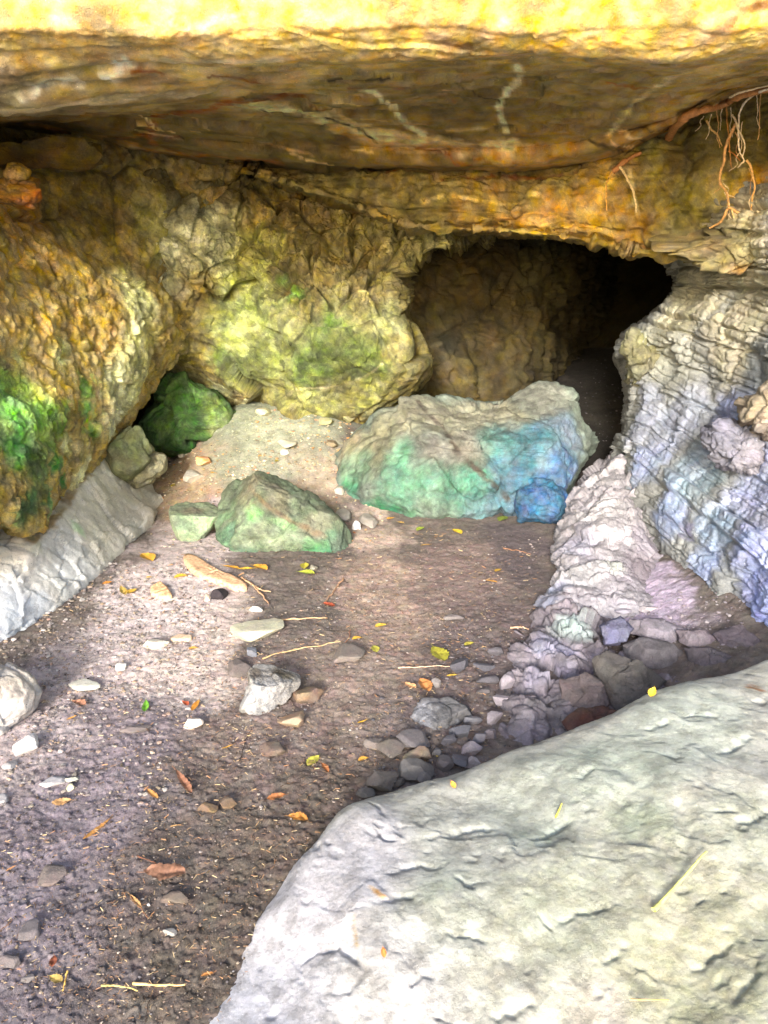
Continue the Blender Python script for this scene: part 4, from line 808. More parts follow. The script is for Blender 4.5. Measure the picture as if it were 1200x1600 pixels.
ST = [
    (47, 1163, 40, 44, .7, (226, 222, 218), 'small white chalky block beside the white boulder at the left edge'),
    (400, 986, 90, 46, .22, (186, 182, 160), 'flat pale oval stone half sunk in the middle of the floor'),
    (480, 1091, 52, 38, .55, (128, 108, 92), 'brown block just right of the white wedge stone'),
    (462, 1128, 48, 36, .5, (158, 136, 112), 'tan broken stone below the brown block'),
    (374, 1042, 40, 34, .45, (112, 104, 100), 'dull grey stone at the upper left of the white wedge stone'),
    (394, 1020, 26, 24, .7, (116, 118, 126), 'small bluish dark stone standing behind the white wedge stone'),
    (549, 1021, 58, 42, .3, (122, 112, 106), 'dull brown grey stone half buried right of the white wedge stone'),
    (132, 1069, 56, 28, .25, (194, 192, 180), 'flat pale green grey stone on the gravel at the left'),
    (301, 1131, 30, 22, .6, (206, 192, 182), 'pale pinkish stone alone left of the white wedge stone'),
    (425, 1170, 42, 38, .45, (112, 98, 88), 'dark brown triangular stone below the tan broken stone'),
    (212, 1141, 46, 18, .25, (110, 102, 100), 'long dark flat stone lying flush with the floor at the left'),
    (82, 1221, 34, 26, .3, (184, 180, 180), 'light grey angular stone below the small white chalky block'),
    (115, 1218, 22, 12, .4, (174, 172, 160), 'small oval grey stone right of the light grey angular stone'),
    (112, 1231, 18, 13, .5, (176, 170, 146), 'small greenish tan pebble under the small oval grey stone'),
    (18, 1194, 26, 20, .4, (160, 156, 156), 'grey stone near the left edge under the small white block'),
    (6, 1250, 22, 20, .5, (168, 164, 164), 'grey pebble cut by the left edge of the floor'),
    (84, 1366, 52, 34, .35, (112, 102, 98), 'dark rounded stone mostly buried in the lower left soil'),
    (44, 1456, 38, 34, .4, (120, 112, 112), 'grey stone buried lowest but one at the left edge'),
    (18, 1503, 40, 24, .35, (106, 98, 98), 'dark flat stone at the lower left corner'),
    (323, 1262, 32, 22, .4, (116, 98, 76), 'round brown stone sunk in soil, left one of a close pair'),
    (355, 1257, 32, 22, .4, (118, 100, 80), 'round brown stone sunk in soil, right one of a close pair'),
    (276, 1404, 48, 30, .35, (100, 90, 82), 'soil covered mound of stone below the big crumpled brown leaf'),
    (268, 1457, 26, 10, .3, (156, 150, 146), 'thin pale grey chip on the dark soil at the bottom'),
    (42, 1530, 22, 16, .5, (112, 106, 106), 'small dark stone near the bottom left corner'),
    (320, 722, 30, 24, .6, (226, 178, 126), 'rounded orange stone in front of the dark green rock'),
    (300, 746, 34, 26, .5, (186, 180, 166), 'rounded grey stone below the orange one'),
    (284, 713, 16, 14, .7, (194, 184, 160), 'small cream stone left of the orange stone'),
    (445, 693, 32, 20, .4, (204, 200, 180), 'pale oval stone on the gravel slope'),
    (446, 707, 18, 11, .5, (206, 204, 190), 'smaller pale stone touching the pale oval stone'),
    (413, 645, 22, 18, .6, (204, 200, 166), 'pale angular stone at the foot of the smooth green bulge'),
    (510, 660, 26, 16, .5, (172, 170, 130), 'greenish stone at the base of the middle wall'),
    (543, 655, 30, 20, .6, (156, 152, 112), 'olive stone in the gap between middle wall and long boulder'),
    (558, 823, 20, 16, .7, (226, 222, 220), 'small bright white stone right of the angular green boulder'),
    (540, 806, 28, 32, .5, (170, 164, 158), 'grey stone above the small bright white stone'),
    (575, 815, 34, 30, .4, (160, 152, 144), 'flat grey stone between the angular and the long boulder'),
    (520, 695, 20, 14, .5, (146, 132, 108), 'brown grey stone left of the long boulder top end'),
    (530, 768, 20, 14, .5, (180, 174, 160), 'pale stone tucked under the left tip of the long boulder'),
    (490, 888, 14, 12, .7, (150, 146, 130), 'tiny grey stone before the angular green boulder'),
    (343, 931, 28, 24, .7, (52, 46, 50), 'black charred lump beside the broken plank'),
    (401, 953, 20, 16, .6, (204, 196, 188), 'small pale stone above the flat pale oval stone'),
    (240, 1007, 40, 18, .3, (188, 180, 168), 'pale chip lying flat on the gravel in mid left'),
    (190, 1045, 24, 16, .6, (214, 210, 204), 'small white stone with dark spots on the gravel'),
    (705, 967, 34, 9, .3, (118, 110, 108), 'thin dark slate lying flat right of centre on the floor'),
    (325, 935, 14, 14, .7, (214, 190, 168), 'small pinkish pebble left of the black charred lump'),
]
for t in ST: stone(t[0], t[1], t[2], t[3], t[4] * 1.15, *t[5:], ang=1.0)
PILE = [
    (608, 1172, 50, 42, .35, (114, 106, 98), 'brown grey flat stone at the left of the dark pile'),
    (643, 1160, 46, 42, .35, (112, 106, 106), 'grey stone directly under the slaty stone'),
    (587, 1163, 30, 22, .35, (110, 102, 96), 'small brown stone on the far left of the dark pile'),
    (642, 1209, 56, 40, .4, (108, 104, 102), 'cracked grey stone low in the dark pile'),
    (656, 1188, 42, 16, .4, (124, 110, 94), 'long brown stone in the middle of the dark pile'),
    (592, 1227, 52, 38, .4, (98, 92, 88), 'rounded dark stone with a white speck beside the pale boulder'),
    (567, 1243, 28, 20, .4, (92, 88, 86), 'lowest dark stone against the pale boulder'),
    (683, 1178, 22, 18, .5, (96, 94, 96), 'small dark cube behind the long brown stone'),
    (702, 1162, 28, 18, .5, (84, 82, 88), 'black sharp chip right under the slaty stone'),
    (722, 1150, 36, 18, .4, (92, 92, 98), 'dark slate splinter with a white scratch'),
    (738, 1130, 28, 14, .4, (106, 104, 108), 'flat dark slate at the right of the slaty stone'),
    (692, 1196, 24, 24, .5, (100, 94, 94), 'upright dark stone near the small yellow leaf'),
    (714, 1192, 24, 26, .5, (92, 90, 96), 'steep dark splinter at the rim of the pale boulder'),
    (736, 1176, 34, 24, .5, (134, 126, 132), 'lilac grey stone on the right of the dark pile'),
    (748, 1160, 24, 16, .5, (112, 108, 114), 'grey chip above the lilac grey stone'),
    (664, 1222, 30, 18, .5, (98, 94, 94), 'dark chip under the cracked grey stone'),
    (620, 1228, 24, 18, .5, (102, 96, 92), 'dark pebble between the rounded and the cracked stone'),
    (740, 1196, 28, 16, .5, (146, 138, 142), 'pale grey stone where the pile meets the pale boulder'),
    (766, 1150, 24, 18, .5, (128, 120, 124), 'grey lump between the pile and the crumbly mass'),
    (770, 1128, 26, 22, .6, (130, 122, 126), 'upper grey lump at the edge of the crumbly mass'),
    (780, 1100, 28, 24, .6, (140, 132, 136), 'knobbly lump leaning on the crumbly mass, third from the pile'),
    (792, 1070, 28, 26, .6, (146, 138, 144), 'knobbly lilac lump leaning on the crumbly mass, topmost one'),
    (718, 1046, 28, 26, .6, (84, 82, 88), 'dark pointed stone on bare soil above the pile'),
    (758, 1046, 32, 14, .3, (88, 86, 92), 'thin dark slate, upper one of three above the pile'),
    (764, 1065, 30, 16, .3, (92, 88, 92), 'thin dark slate, middle one of three above the pile'),
    (756, 1083, 28, 14, .3, (90, 84, 84), 'thin dark slate, lower one of three above the pile'),
    (682, 1072, 16, 14, .7, (128, 120, 118), 'small grey cube behind the slaty stone'),
    (778, 1020, 24, 14, .4, (92, 88, 92), 'dark slate chip beside the crumbly mass'),
]
for t in PILE: stone(t[0], t[1], t[2] * 1.18, t[3] * 1.2, t[4] * 1.6, *t[5:], group='dark stones piled by the pale boulder', sink=.18, ang=1.15)
for k, (px, py, w, c) in enumerate([(1012, 956, 30, (170, 160, 162)), (975, 958, 24, (156, 150, 160)), (1040, 962, 18, (140, 130, 134)), (1062, 968, 16, (130, 118, 124)), (1085, 972, 18, (126, 116, 120)), (1100, 980, 14, (120, 112, 118)), (1030, 945, 14, (150, 140, 140)), (1055, 950, 12, (142, 130, 132))]):
    stone(px, py, w, w * .5, .45, c, 'small grey stone chip in the loose scree above the fallen blocks', 'scree chips under the layered wall', on=['rubble_mass7', 'rock_buttress6', 'layered_rock_wall5'])
# stones lodged under the roof on the left
boulder('stone', 'round yellowish stone lodged in the crack under the roof at the left', 'stone', [(8, 270), (18, 258), (34, 257), (46, 268), (42, 280), (24, 284), (10, 280)], 4.1, .07, .1, rock_d(.004, .008, .08, .004, 501), [], (170, 136, 60), crustmat, (70, 44), seed=60)
boulder('rock', 'orange brown block under the round lodged stone at the left edge', 'rock', [(-50, 285), (0, 280), (60, 284), (58, 310), (46, 324), (0, 316), (-50, 320)], 4.0, .14, .3, rock_d(.01, .02, .15, .008, 511), [(40, 305, 20, (186, 112, 20)), (10, 295, 24, (140, 104, 34))], (146, 104, 34), crustmat, (110, 60), planes=[(0, .8, .5, .05)], seed=61)
boulder('rock_ledge', 'brown broken ledge under the roof above the lodged stone', 'rock ledge', [(-120, 236), (0, 240), (80, 232), (140, 222), (142, 250), (130, 268), (60, 258), (-20, 256), (-120, 262)], 4.45, .25, .7, rock_d(.02, .05, .2, .012, 521), [(100, 250, 30, (112, 90, 32)), (20, 248, 40, (100, 76, 24))], (104, 82, 28), crustmat, (150, 70), planes=[(0, -.6, .8, .08)], seed=62, ex=(.5, .6))

# ------------------------------------------------------------------ leaves
leafmat = plainmat('leaf', .6, .35, 90, .3); woodmat = plainmat('dry_wood', .8, .4, 60, .5); rootmat = plainmat('root_bark', .6, .35, 80, .4)
def frame(px, py, ang, lift=.0, on=None):
    g = G(px, py) if on is None else hit(px, py, on)
    # picture angle -> ground direction
    q = 6.0; p2 = (px + q * math.cos(ang), py - q * math.sin(ang))
    g2 = G(*p2) if on is None else hit(p2[0], p2[1], on)
    v = g2 - g; m = np.linalg.norm(v) / q; v /= np.linalg.norm(v)
    n = np.array([0, 0, 1.0]) if on is None else np.array([-.12, -.3, .946])
    v = v - n * (v @ n); v /= np.linalg.norm(v)
    return g + n * lift, v, np.cross(n, v), n, m

def leaf(px, py, ln, ang, kind, c, label, on=None):
    seed = int(px * 11 + py * 5); r = np.random.default_rng(seed)
    o, u, v, n, m = frame(px, py, math.radians(ang), .006, on)
    Lm = ln * m; nu, nv = 21, 9
    t = np.linspace(0, 1, nu); s = np.linspace(-1, 1, nv)
    ratio = {'ovate': .55, 'narrow': .16, 'crumple': .5, 'lance': .28}[kind]
    w = np.sin(math.pi * t ** .8) ** .8 * ratio * .5
    w = w * (1 + .12 * np.sin(t * 40 + seed)) + .004
    x = (t - .5)[:, None] + 0 * s[None]; y = w[:, None] * s[None]
    cur = r.uniform(.1, .35) * (1 if r.random() < .7 else -1)
    y = y + cur * .25 * ((t - .5) ** 2)[:, None]
    fold = r.uniform(.25, .7)
    z = fold * np.abs(y - 0) * .8 + .16 * ((t - .5) ** 2)[:, None] * r.uniform(-.2, 1.6)
    q = np.stack([x, y, 0 * x], -1) * 1.0
    amp = .16 if kind == 'crumple' else .05
    z = z + amp * fbm(q + r.uniform(0, 50, 3), .3, 3, seed % 71) + .02 * fbm(q + r.uniform(0, 50, 3), .08, 2, seed % 61)
    z = z - z.min()
    X = o + Lm * (x[..., None] * u + y[..., None] * v + z[..., None] * n)
    V = X.reshape(-1, 3)
    cc = S(*c)[None] * (1 + .25 * fbm(q.reshape(-1, 3), .25, 3, seed % 53))[:, None]
    mid = np.abs(s)[None] + 0 * t[:, None]
    cc = cc * np.where(mid.reshape(-1) < .05, 1.25, 1.0)[:, None]
    quads = gridquads(nu, nv)
    # stalk, part of the same blade
    st = [o + Lm * (a * u + (.02 * k) * v + (.03 + .01 * k) * n) for k, a in enumerate((.48, .56, .66))]
    V2, Q2 = tube_np(np.array(st), np.array([.012, .010, .007]) * Lm, 5)
    ob = mesh_np('leaf', np.vstack([V, V2]), np.vstack([quads, Q2 + len(V)]), np.vstack([cc, np.tile(S(*c) * .7, (len(V2), 1))]), leafmat)
    tag(ob, label, 'leaf', 'fallen leaves on the cave floor')

def tube_np(pts, rad, ns=7):
    pts = np.asarray(pts, float); K = len(pts); rad = np.broadcast_to(np.asarray(rad, float), (K,))
    T = np.gradient(pts, axis=0); T /= np.linalg.norm(T, axis=1, keepdims=True) + 1e-12
    a = np.array([0.3, .2, 1.0]); Nn = np.cross(T, a); Nn /= np.linalg.norm(Nn, axis=1, keepdims=True) + 1e-12; B = np.cross(T, Nn)
    th = np.linspace(0, 2 * math.pi, ns, endpoint=False)
    V = pts[:, None] + rad[:, None, None] * (np.cos(th)[None, :, None] * Nn[:, None] + np.sin(th)[None, :, None] * B[:, None])
    return V.reshape(-1, 3), gridquads(K, ns, wrap=True)

YE, OR, LI, BR, TA, RE = (224, 180, 48), (214, 138, 52), (176, 196, 64), (140, 92, 62), (206, 164, 112), (160, 62, 44)
LV = [
    (230, 873, 26, 150, 'ovate', (228, 172, 54), 'yellow orange leaf on the path beside the pale slab'),
    (283, 903, 30, 10, 'ovate', YE, 'yellow leaf touching the left end of the broken plank'),
    (362, 888, 34, 170, 'lance', (222, 158, 46), 'orange yellow leaf, left one of the drift under the green boulder'),
    (386, 891, 40, 5, 'lance', (226, 178, 52), 'bright yellow leaf in the middle of the drift under the green boulder'),
    (406, 889, 30, 160, 'ovate', (220, 160, 50), 'amber leaf, right one of the drift under the green boulder'),
    (479, 897, 34, 170, 'ovate', (178, 200, 60), 'lime green leaf at the foot of the green boulder'),
    (476, 887, 14, 80, 'ovate', (206, 200, 60), 'tiny yellow green leaf leaning on the green boulder'),
    (218, 813, 16, 20, 'ovate', (232, 192, 40), 'small yellow leaf on the edge of the pale slab'),
    (205, 927, 26, 25, 'ovate', (224, 180, 60), 'yellow leaf in the gravel close to the pale slab'),
    (193, 926, 18, 120, 'lance', (220, 190, 90), 'pale yellow sliver of leaf touching the yellow gravel leaf'),
    (168, 913, 22, 15, 'ovate', (226, 140, 50), 'orange leaf at the foot of the pale slab'),
    (233, 904, 14, 10, 'ovate', (224, 176, 70), 'small yellow leaf left of the broken plank'),
    (272, 760, 15, 40, 'ovate', (196, 180, 40), 'olive yellow leaf near the rounded grey stone'),
    (333, 740, 13, 0, 'ovate', (228, 176, 60), 'tiny yellow leaf right of the rounded grey stone'),
    (433, 722, 12, 60, 'ovate', (190, 186, 60), 'tiny yellow green leaf on the gravel slope'),
    (714, 833, 20, 150, 'ovate', (232, 196, 40), 'bright yellow leaf in front of the long boulder'),
    (657, 828, 16, 30, 'ovate', (150, 180, 50), 'green leaf at the base of the long boulder'),
    (610, 812, 16, 10, 'ovate', (220, 160, 40), 'orange leaf under the teal edge of the long boulder'),
    (626, 818, 14, 170, 'ovate', (216, 176, 90), 'pale orange leaf beside the teal edge of the long boulder'),
    (786, 812, 20, 40, 'ovate', (112, 140, 46), 'dull green leaf beside the small blue rock'),
    (665, 853, 20, 5, 'narrow', (180, 140, 60), 'thin tan leaf on the shaded soil in front of the long boulder'),
    (595, 980, 24, 10, 'ovate', (228, 190, 60), 'yellow leaf alone on the smooth middle floor'),
    (768, 910, 24, 170, 'lance', (210, 150, 60), 'orange leaf on the dark soil near the lilac buttress'),
    (778, 893, 12, 20, 'ovate', (190, 150, 50), 'tiny yellow leaf above the orange one near the buttress'),
    (686, 1024, 36, 130, 'ovate', (170, 172, 50), 'yellow green leaf with brown spots right of centre'),
    (706, 1058, 22, 5, 'lance', (200, 164, 50), 'olive yellow leaf behind the slaty stone'),
    (733, 1009, 20, 20, 'ovate', (176, 170, 60), 'small pale green leaf on the dark soil right of centre'),
    (664, 1076, 34, 120, 'crumple', (206, 132, 70), 'orange crumpled leaf standing behind the slaty stone'),
    (641, 1075, 26, 150, 'crumple', (222, 166, 116), 'pale orange crumpled leaf left of the standing one'),
    (566, 1130, 24, 20, 'narrow', (232, 178, 40), 'narrow bright yellow leaf left of the dark pile'),
    (514, 948, 24, 160, 'crumple', (150, 56, 34), 'dark red crumpled leaf in the middle of the floor'),
    (558, 1000, 20, 10, 'ovate', (220, 170, 50), 'yellow leaf just above the dull brown grey stone'),
    (586, 1016, 14, 120, 'ovate', (186, 190, 70), 'tiny pale green leaf right of the dull brown grey stone'),
    (355, 1170, 28, 20, 'narrow', (232, 170, 64), 'narrow orange leaf below the pale pinkish stone'),
    (306, 1105, 24, 50, 'lance', (228, 150, 50), 'orange leaf above the pale pinkish stone'),
    (290, 1101, 14, 150, 'crumple', (180, 70, 40), 'small red leaf left of the orange leaf by the pinkish stone'),
    (228, 1107, 22, 80, 'lance', (104, 190, 50), 'fresh bright green sprig on the left floor'),
    (112, 1124, 22, 20, 'lance', (232, 168, 80), 'orange leaf on the reddish gravel at the left'),
    (124, 1101, 28, 160, 'crumple', (176, 122, 98), 'reddish brown crumpled leaf on the gravel at the left'),
    (302, 1015, 20, 10, 'ovate', (224, 168, 70), 'yellow orange leaf on the mid left gravel'),
    (490, 1192, 30, 40, 'ovate', (194, 196, 70), 'lime yellow leaf on the bare soil below the brown stones'),
    (508, 1202, 24, 130, 'lance', (160, 92, 50), 'rusty leaf touching the lime yellow leaf'),
    (568, 1189, 22, 15, 'ovate', (210, 156, 50), 'amber leaf left of the brown grey flat stone'),
    (684, 1181, 12, 70, 'lance', (220, 206, 70), 'small yellow leaf lying among the dark pile'),
    (238, 1243, 28, 140, 'lance', (216, 150, 80), 'small orange leaf on dark soil near the curled brown leaf'),
    (98, 1257, 44, 10, 'crumple', (206, 158, 104), 'tan crumpled leaf on the left soil'),
    (152, 1299, 70, 38, 'narrow', (204, 144, 70), 'long curled orange brown leaf on the left soil'),
    (288, 1226, 56, 125, 'narrow', (150, 100, 80), 'curled dark brown leaf standing on the soil mid left'),
    (258, 1370, 88, 172, 'crumple', (146, 104, 84), 'largest crumpled brown leaf, near the bottom left'),
    (432, 1249, 40, 12, 'crumple', (186, 116, 66), 'rust brown leaf left of the pale boulder'),
    (466, 1281, 42, 170, 'crumple', (196, 128, 50), 'amber crumpled leaf close to the pale boulder rim'),
    (212, 1411, 40, 130, 'narrow', (206, 158, 100), 'thin curled tan leaf below the largest brown leaf'),
    (88, 1533, 30, 150, 'ovate', (190, 164, 84), 'olive yellow leaf near the bottom left corner'),
    (84, 1506, 28, 80, 'crumple', (136, 66, 44), 'dark red brown leaf above the olive yellow leaf'),
    (325, 1525, 30, 15, 'lance', (214, 140, 70), 'orange leaf at the bottom beside the pale boulder'),
    (18, 1360, 24, 30, 'lance', (196, 140, 96), 'tan leaf at the left edge of the soil'),
    (275, 1293, 24, 10, 'narrow', (210, 160, 96), 'thin tan leaf on the soil above the largest brown leaf'),
    (1018, 978, 14, 20, 'ovate', (232, 190, 90), None),
]
for t in LV:
    if t[6]: leaf(t[0], t[1], t[2] * .76, t[3], t[4], tuple(int(v * .72 + q * .18) for v, q in zip(t[5], (190, 150, 110))), t[6])
leaf(1019, 1084, 11, 60, 'ovate', (232, 190, 60), 'small yellow leaf on the top rim of the pale boulder', on=['boulder10'])
leaf(708, 1228, 14, 120, 'crumple', (228, 160, 70), 'orange leaf caught on the upper rim of the pale boulder', on=['boulder10'])
leaf(600, 1490, 18, 100, 'crumple', (206, 120, 60), 'small rusty leaf lying on the face of the pale boulder', on=['boulder10'])

# ------------------------------------------------------------------ sticks, straws, wood
def stick(pts, rpx, c, label, name='twig', cat='twig', on=None, wob=.6, lift=.8):
    pts = catmull(np.array(pts, float), 14); r = np.random.default_rng(int(pts[0, 0] * 7 + pts[0, 1]))
    pts = pts + r.normal(size=pts.shape) * wob
    X = np.array([G(a, b) if on is None else hit(a, b, on) for a, b in pts])
    if on is not None: # keep the depth smooth along a straight straw
        k = np.linspace(0, 1, len(X))[:, None]; X = .75 * (X[0] * (1 - k) + X[-1] * k) + .25 * X
    s = (X[:, 1].mean() * CP + 1.3 * SP) / F
    n = np.array([0, 0, 1.]) if on is None else (CAM - X.mean(0)) / np.linalg.norm(CAM - X.mean(0))
    X = X + n * rpx * s * lift + n * .004
    X = X + n * (np.abs(r.normal(size=(len(X), 1))) * .0015)
    rad = rpx * s * (1 - .5 * np.linspace(0, 1, len(X))) * (1 + .1 * r.normal(size=len(X)))
    V, Q = tube_np(X, rad, 7)
    tag(mesh_np(name, V, Q, S(*c), woodmat), label, cat)
TW = [
    ([(536, 907), (522, 925), (508, 943)], 1.6, (178, 140, 110), 'short brown twig standing out above the dark red leaf'),
    ([(622, 1046), (660, 1044), (702, 1044)], 1.3, (206, 172, 144), 'pale straight stick lying level above the slaty stone'),
    ([(410, 1032), (450, 1020), (490, 1012), (532, 1005)], 1.3, (216, 180, 130), 'long pale stick reaching from the white wedge stone to the right'),
    ([(428, 971), (470, 969), (512, 968)], 1.5, (200, 164, 124), 'thin straight stick right of the flat pale oval stone'),
    ([(378, 905), (400, 922), (420, 946)], 1.8, (190, 150, 116), 'thin brown stick crossing the right end of the plank'),
    ([(384, 910), (404, 922), (424, 928)], 1.6, (204, 164, 126), 'pale splinter pointing right from the broken plank'),
    ([(375, 1192), (382, 1165), (393, 1140)], 1.0, (70, 56, 48), 'very thin dark stem on the bare soil mid floor'),
    ([(208, 1541), (250, 1543), (290, 1543)], 2.4, (222, 184, 124), 'longer straw at the bottom of the soil'),
    ([(160, 1543), (190, 1545), (216, 1551)], 1.8, (206, 184, 112), 'shorter straw left of the longer one at the bottom'),
    ([(205, 1405), (222, 1425), (234, 1440)], 1.4, (120, 84, 60), 'bent brown twig under the thin tan leaf'),
    ([(105, 1522), (102, 1540), (98, 1552)], 1.8, (200, 160, 84), 'short yellow stalk beside the olive yellow leaf'),
    ([(228, 1600), (232, 1575), (238, 1550)], 1.0, (60, 48, 40), 'fine dark stem at the bottom edge of the soil'),
    ([(797, 984), (812, 983), (826, 986)], 2.0, (196, 160, 130), 'short tan stick beside the crumbly mass'),
    ([(530, 1015), (545, 1000), (548, 985)], 1.0, (176, 120, 90), 'fine reddish stem above the dull brown grey stone'),
    ([(215, 1340), (235, 1348), (262, 1362)], 1.2, (110, 70, 50), 'dark stalk of leaf litter above the largest brown leaf'),
    ([(785, 858), (805, 862), (830, 868)], 1.0, (150, 110, 84), 'thin twig on the dark soil beside the blue rock'),
    ([(20, 1440), (10, 1450), (0, 1458)], 1.2, (120, 90, 70), 'thin brown twig at the lower left edge'),
]
for t in TW: stick(*t)
stick([(1022, 1421), (1046, 1399), (1078, 1362), (1092, 1338), (1104, 1330)], 3.4, (206, 204, 120), 'long pale yellow straw lying on the pale boulder', 'straw', 'straw', ['boulder10'], .4)
stick([(985, 1561), (1015, 1563), (1045, 1562)], 1.8, (214, 170, 110), 'short brown straw lowest on the pale boulder', 'straw', 'straw', ['boulder10'], .4)
stick([(868, 1277), (874, 1268), (878, 1256)], 2.0, (226, 212, 90), 'tiny yellow straw high on the pale boulder', 'straw', 'straw', ['boulder10'], .3)

def gslab(name, label, cat, outline, h, c, mat, res=(70, 5)):
    o = np.array(outline, float); cx, cy = o.mean(0); th, R = polar(outline, res[0], cx, cy)
    fr = np.linspace(1, 0, 9)
    px = cx + fr[:, None] * R * np.cos(th); py = cy - fr[:, None] * R * np.sin(th)
    g = G(px, py); top = g.copy()
    u = G(o[-1][0], o[-1][1]) - G(o[0][0], o[0][1])
    grain = fbm(g * np.array([1, 1, 0]) @ np.array([[.5, -.8, 0], [.5, .8, 0], [0, 0, 1]]) * np.array([.5, 3, 1]), .05, 3, 33)
    top[..., 2] += h * (1 - fr[:, None] ** 12 * .3) * (.8 + .6 * grain) + .006
    bot = g[:1].copy(); bot[..., 2] -= .01
    A_ = np.concatenate([bot, top]); V = A_.reshape(-1, 3)
    cc = S(*c)[None] * (1 + .5 * np.concatenate([grain[:1], grain]).reshape(-1))[:, None]
    tag(mesh_np(name, V, gridquads(len(A_), res[0], wrap=True), cc, mat), label, cat)
gslab('broken_plank', 'broken pale plank with splintered ends left of the yellow leaf drift', 'driftwood', [(284, 866), (300, 869), (322, 884), (346, 898), (370, 906), (392, 918), (390, 928), (366, 922), (340, 912), (318, 906), (296, 894), (288, 880)], .022, (220, 178, 140), woodmat)
gslab('wood_chip', 'pale orange wood chip on the gravel below the yellow leaves', 'wood chip', [(236, 922), (250, 912), (262, 922), (271, 936), (254, 937), (236, 932)], .02, (228, 184, 140), woodmat)
gslab('wood_chip', 'thin pale wood chip near the pale chip stone on the gravel', 'wood chip', [(262, 1002), (282, 994), (302, 996), (298, 1002), (276, 1003)], .012, (214, 184, 156), woodmat)

# ------------------------------------------------------------------ hanging roots
def root_tree(name, label, loc, paths):
    e = bpy.data.objects.new(name, None); COL.objects.link(e); e.location = loc
    tag(e, label, 'root', 'roots hanging under the roof')
    for nm, pts, rp, c, off in paths:
        pp = catmull(np.array(pts, float), max(10, len(pts) * 7)); r = np.random.default_rng(int(pts[0][0] * 3 + pts[0][1]))
        pp = pp + np.cumsum(r.normal(size=pp.shape) * .35, 0)
        dd = np.array([hit(a, b, ['rock_lintel9', 'rock_overhang8'])[1] for a, b in pp])
        dd = np.convolve(np.pad(dd, 4, mode='edge'), np.ones(9) / 9, 'valid')
        X = P(pp[:, 0], pp[:, 1], dd - off)
        s = (dd.mean()) / F
        V, Q = tube_np(X, rp * s * (1 - .45 * np.linspace(0, 1, len(X))) * (1 + .12 * r.normal(size=len(X))), 7)
        mesh_np(nm, V, Q, S(*c), rootmat, parent=e)
OB, PL = (214, 166, 104), (232, 212, 174)
root_tree('tree_root', 'thick orange brown root under the roof with pale rootlets dangling at upper right', tuple(P(1120, 165, 4.2)), [
    ('rootstock', [(1046, 214), (1056, 198), (1072, 182), (1095, 172), (1122, 166), (1160, 148), (1215, 136)], 6.5, (172, 118, 66), .05),
    ('rootlet', [(1205, 138), (1178, 149), (1159, 168), (1154, 192), (1153, 222), (1158, 238), (1163, 250)], 1.7, (240, 224, 196), .10),
    ('rootlet', [(1150, 194), (1140, 214), (1133, 235), (1130, 254), (1123, 270), (1123, 286), (1132, 300), (1137, 325)], 2.6, OB, .09),
    ('rootlet', [(1138, 326), (1126, 345), (1108, 357)], 2.4, OB, .09),
    ('rootlet', [(1138, 324), (1160, 334), (1205, 344)], 2.0, (226, 170, 104), .10),
    ('rootlet', [(1135, 160), (1133, 190), (1135, 220), (1137, 262)], 1.2, (186, 130, 60), .09),
    ('rootlet', [(1145, 180), (1155, 200), (1164, 225), (1160, 246)], 1.5, PL, .11),
    ('rootlet', [(1166, 250), (1175, 264), (1180, 290), (1175, 310), (1172, 332)], 1.7, (226, 176, 104), .11),
    ('rootlet', [(1163, 250), (1159, 256), (1152, 260)], 1.3, PL, .11),
    ('rootlet', [(1143, 326), (1148, 345), (1156, 347), (1161, 328)], 1.3, (230, 204, 140), .10),
    ('rootlet', [(1104, 188), (1114, 200), (1124, 210), (1131, 226)], 1.5, (206, 170, 100), .08),
    ('rootlet', [(1138, 236), (1148, 242), (1158, 250)], 1.0, (200, 130, 60), .10),
    ('rootlet', [(1140, 152), (1165, 141), (1205, 134)], 1.5, PL, .10),
    ('rootlet', [(1178, 300), (1173, 318), (1178, 340)], 1.2, PL, .10),
] + [('root_hair', [(x0, y0), (x0 + dx * .4, y0 + L_ * .35), (x0 + dx * .2, y0 + L_ * .7), (x0 + dx, y0 + L_)], .7, c_, .085) for x0, y0, dx, L_, c_ in [
    (1112, 178, -6, 40, PL), (1120, 172, 6, 60, OB), (1128, 170, -4, 34, PL), (1142, 168, 8, 46, PL), (1126, 272, -8, 30, OB), (1132, 300, 10, 44, PL), (1140, 318, 2, 34, PL), (1152, 332, -6, 22, PL), (1170, 262, 8, 50, OB), (1160, 190, -10, 60, PL), (1148, 206, 12, 40, OB), (1182, 148, 6, 50, PL), (1190, 144, -5, 70, OB), (1100, 182, -12, 24, PL), (1157, 236, -14, 30, PL), (1130, 286, 16, 20, PL)]])
root_tree('tree_root', 'short orange root stub above the cave hole with one pale trailing rootlet', tuple(P(980, 252, 4.9)), [
    ('rootstock', [(958, 268), (972, 256), (988, 248), (1004, 240)], 4.5, (172, 118, 68), .06),
    ('rootlet', [(968, 260), (978, 276), (986, 292), (991, 310), (993, 334)], 1.8, (228, 204, 150), .06),
    ('rootlet', [(958, 264), (950, 280), (946, 300), (948, 330)], 1.5, (222, 170, 80), .05),
])
root_tree('root_stub', 'pale stub of root poking down from under the roof at the left', tuple(P(282, 262, 5.2)), [
    ('stub_end', [(280, 258), (282, 276), (284, 296)], 4, (226, 206, 160), .18), ('bark_strip', [(284, 292), (287, 300), (286, 308)], 3.2, (150, 130, 70), .18)])

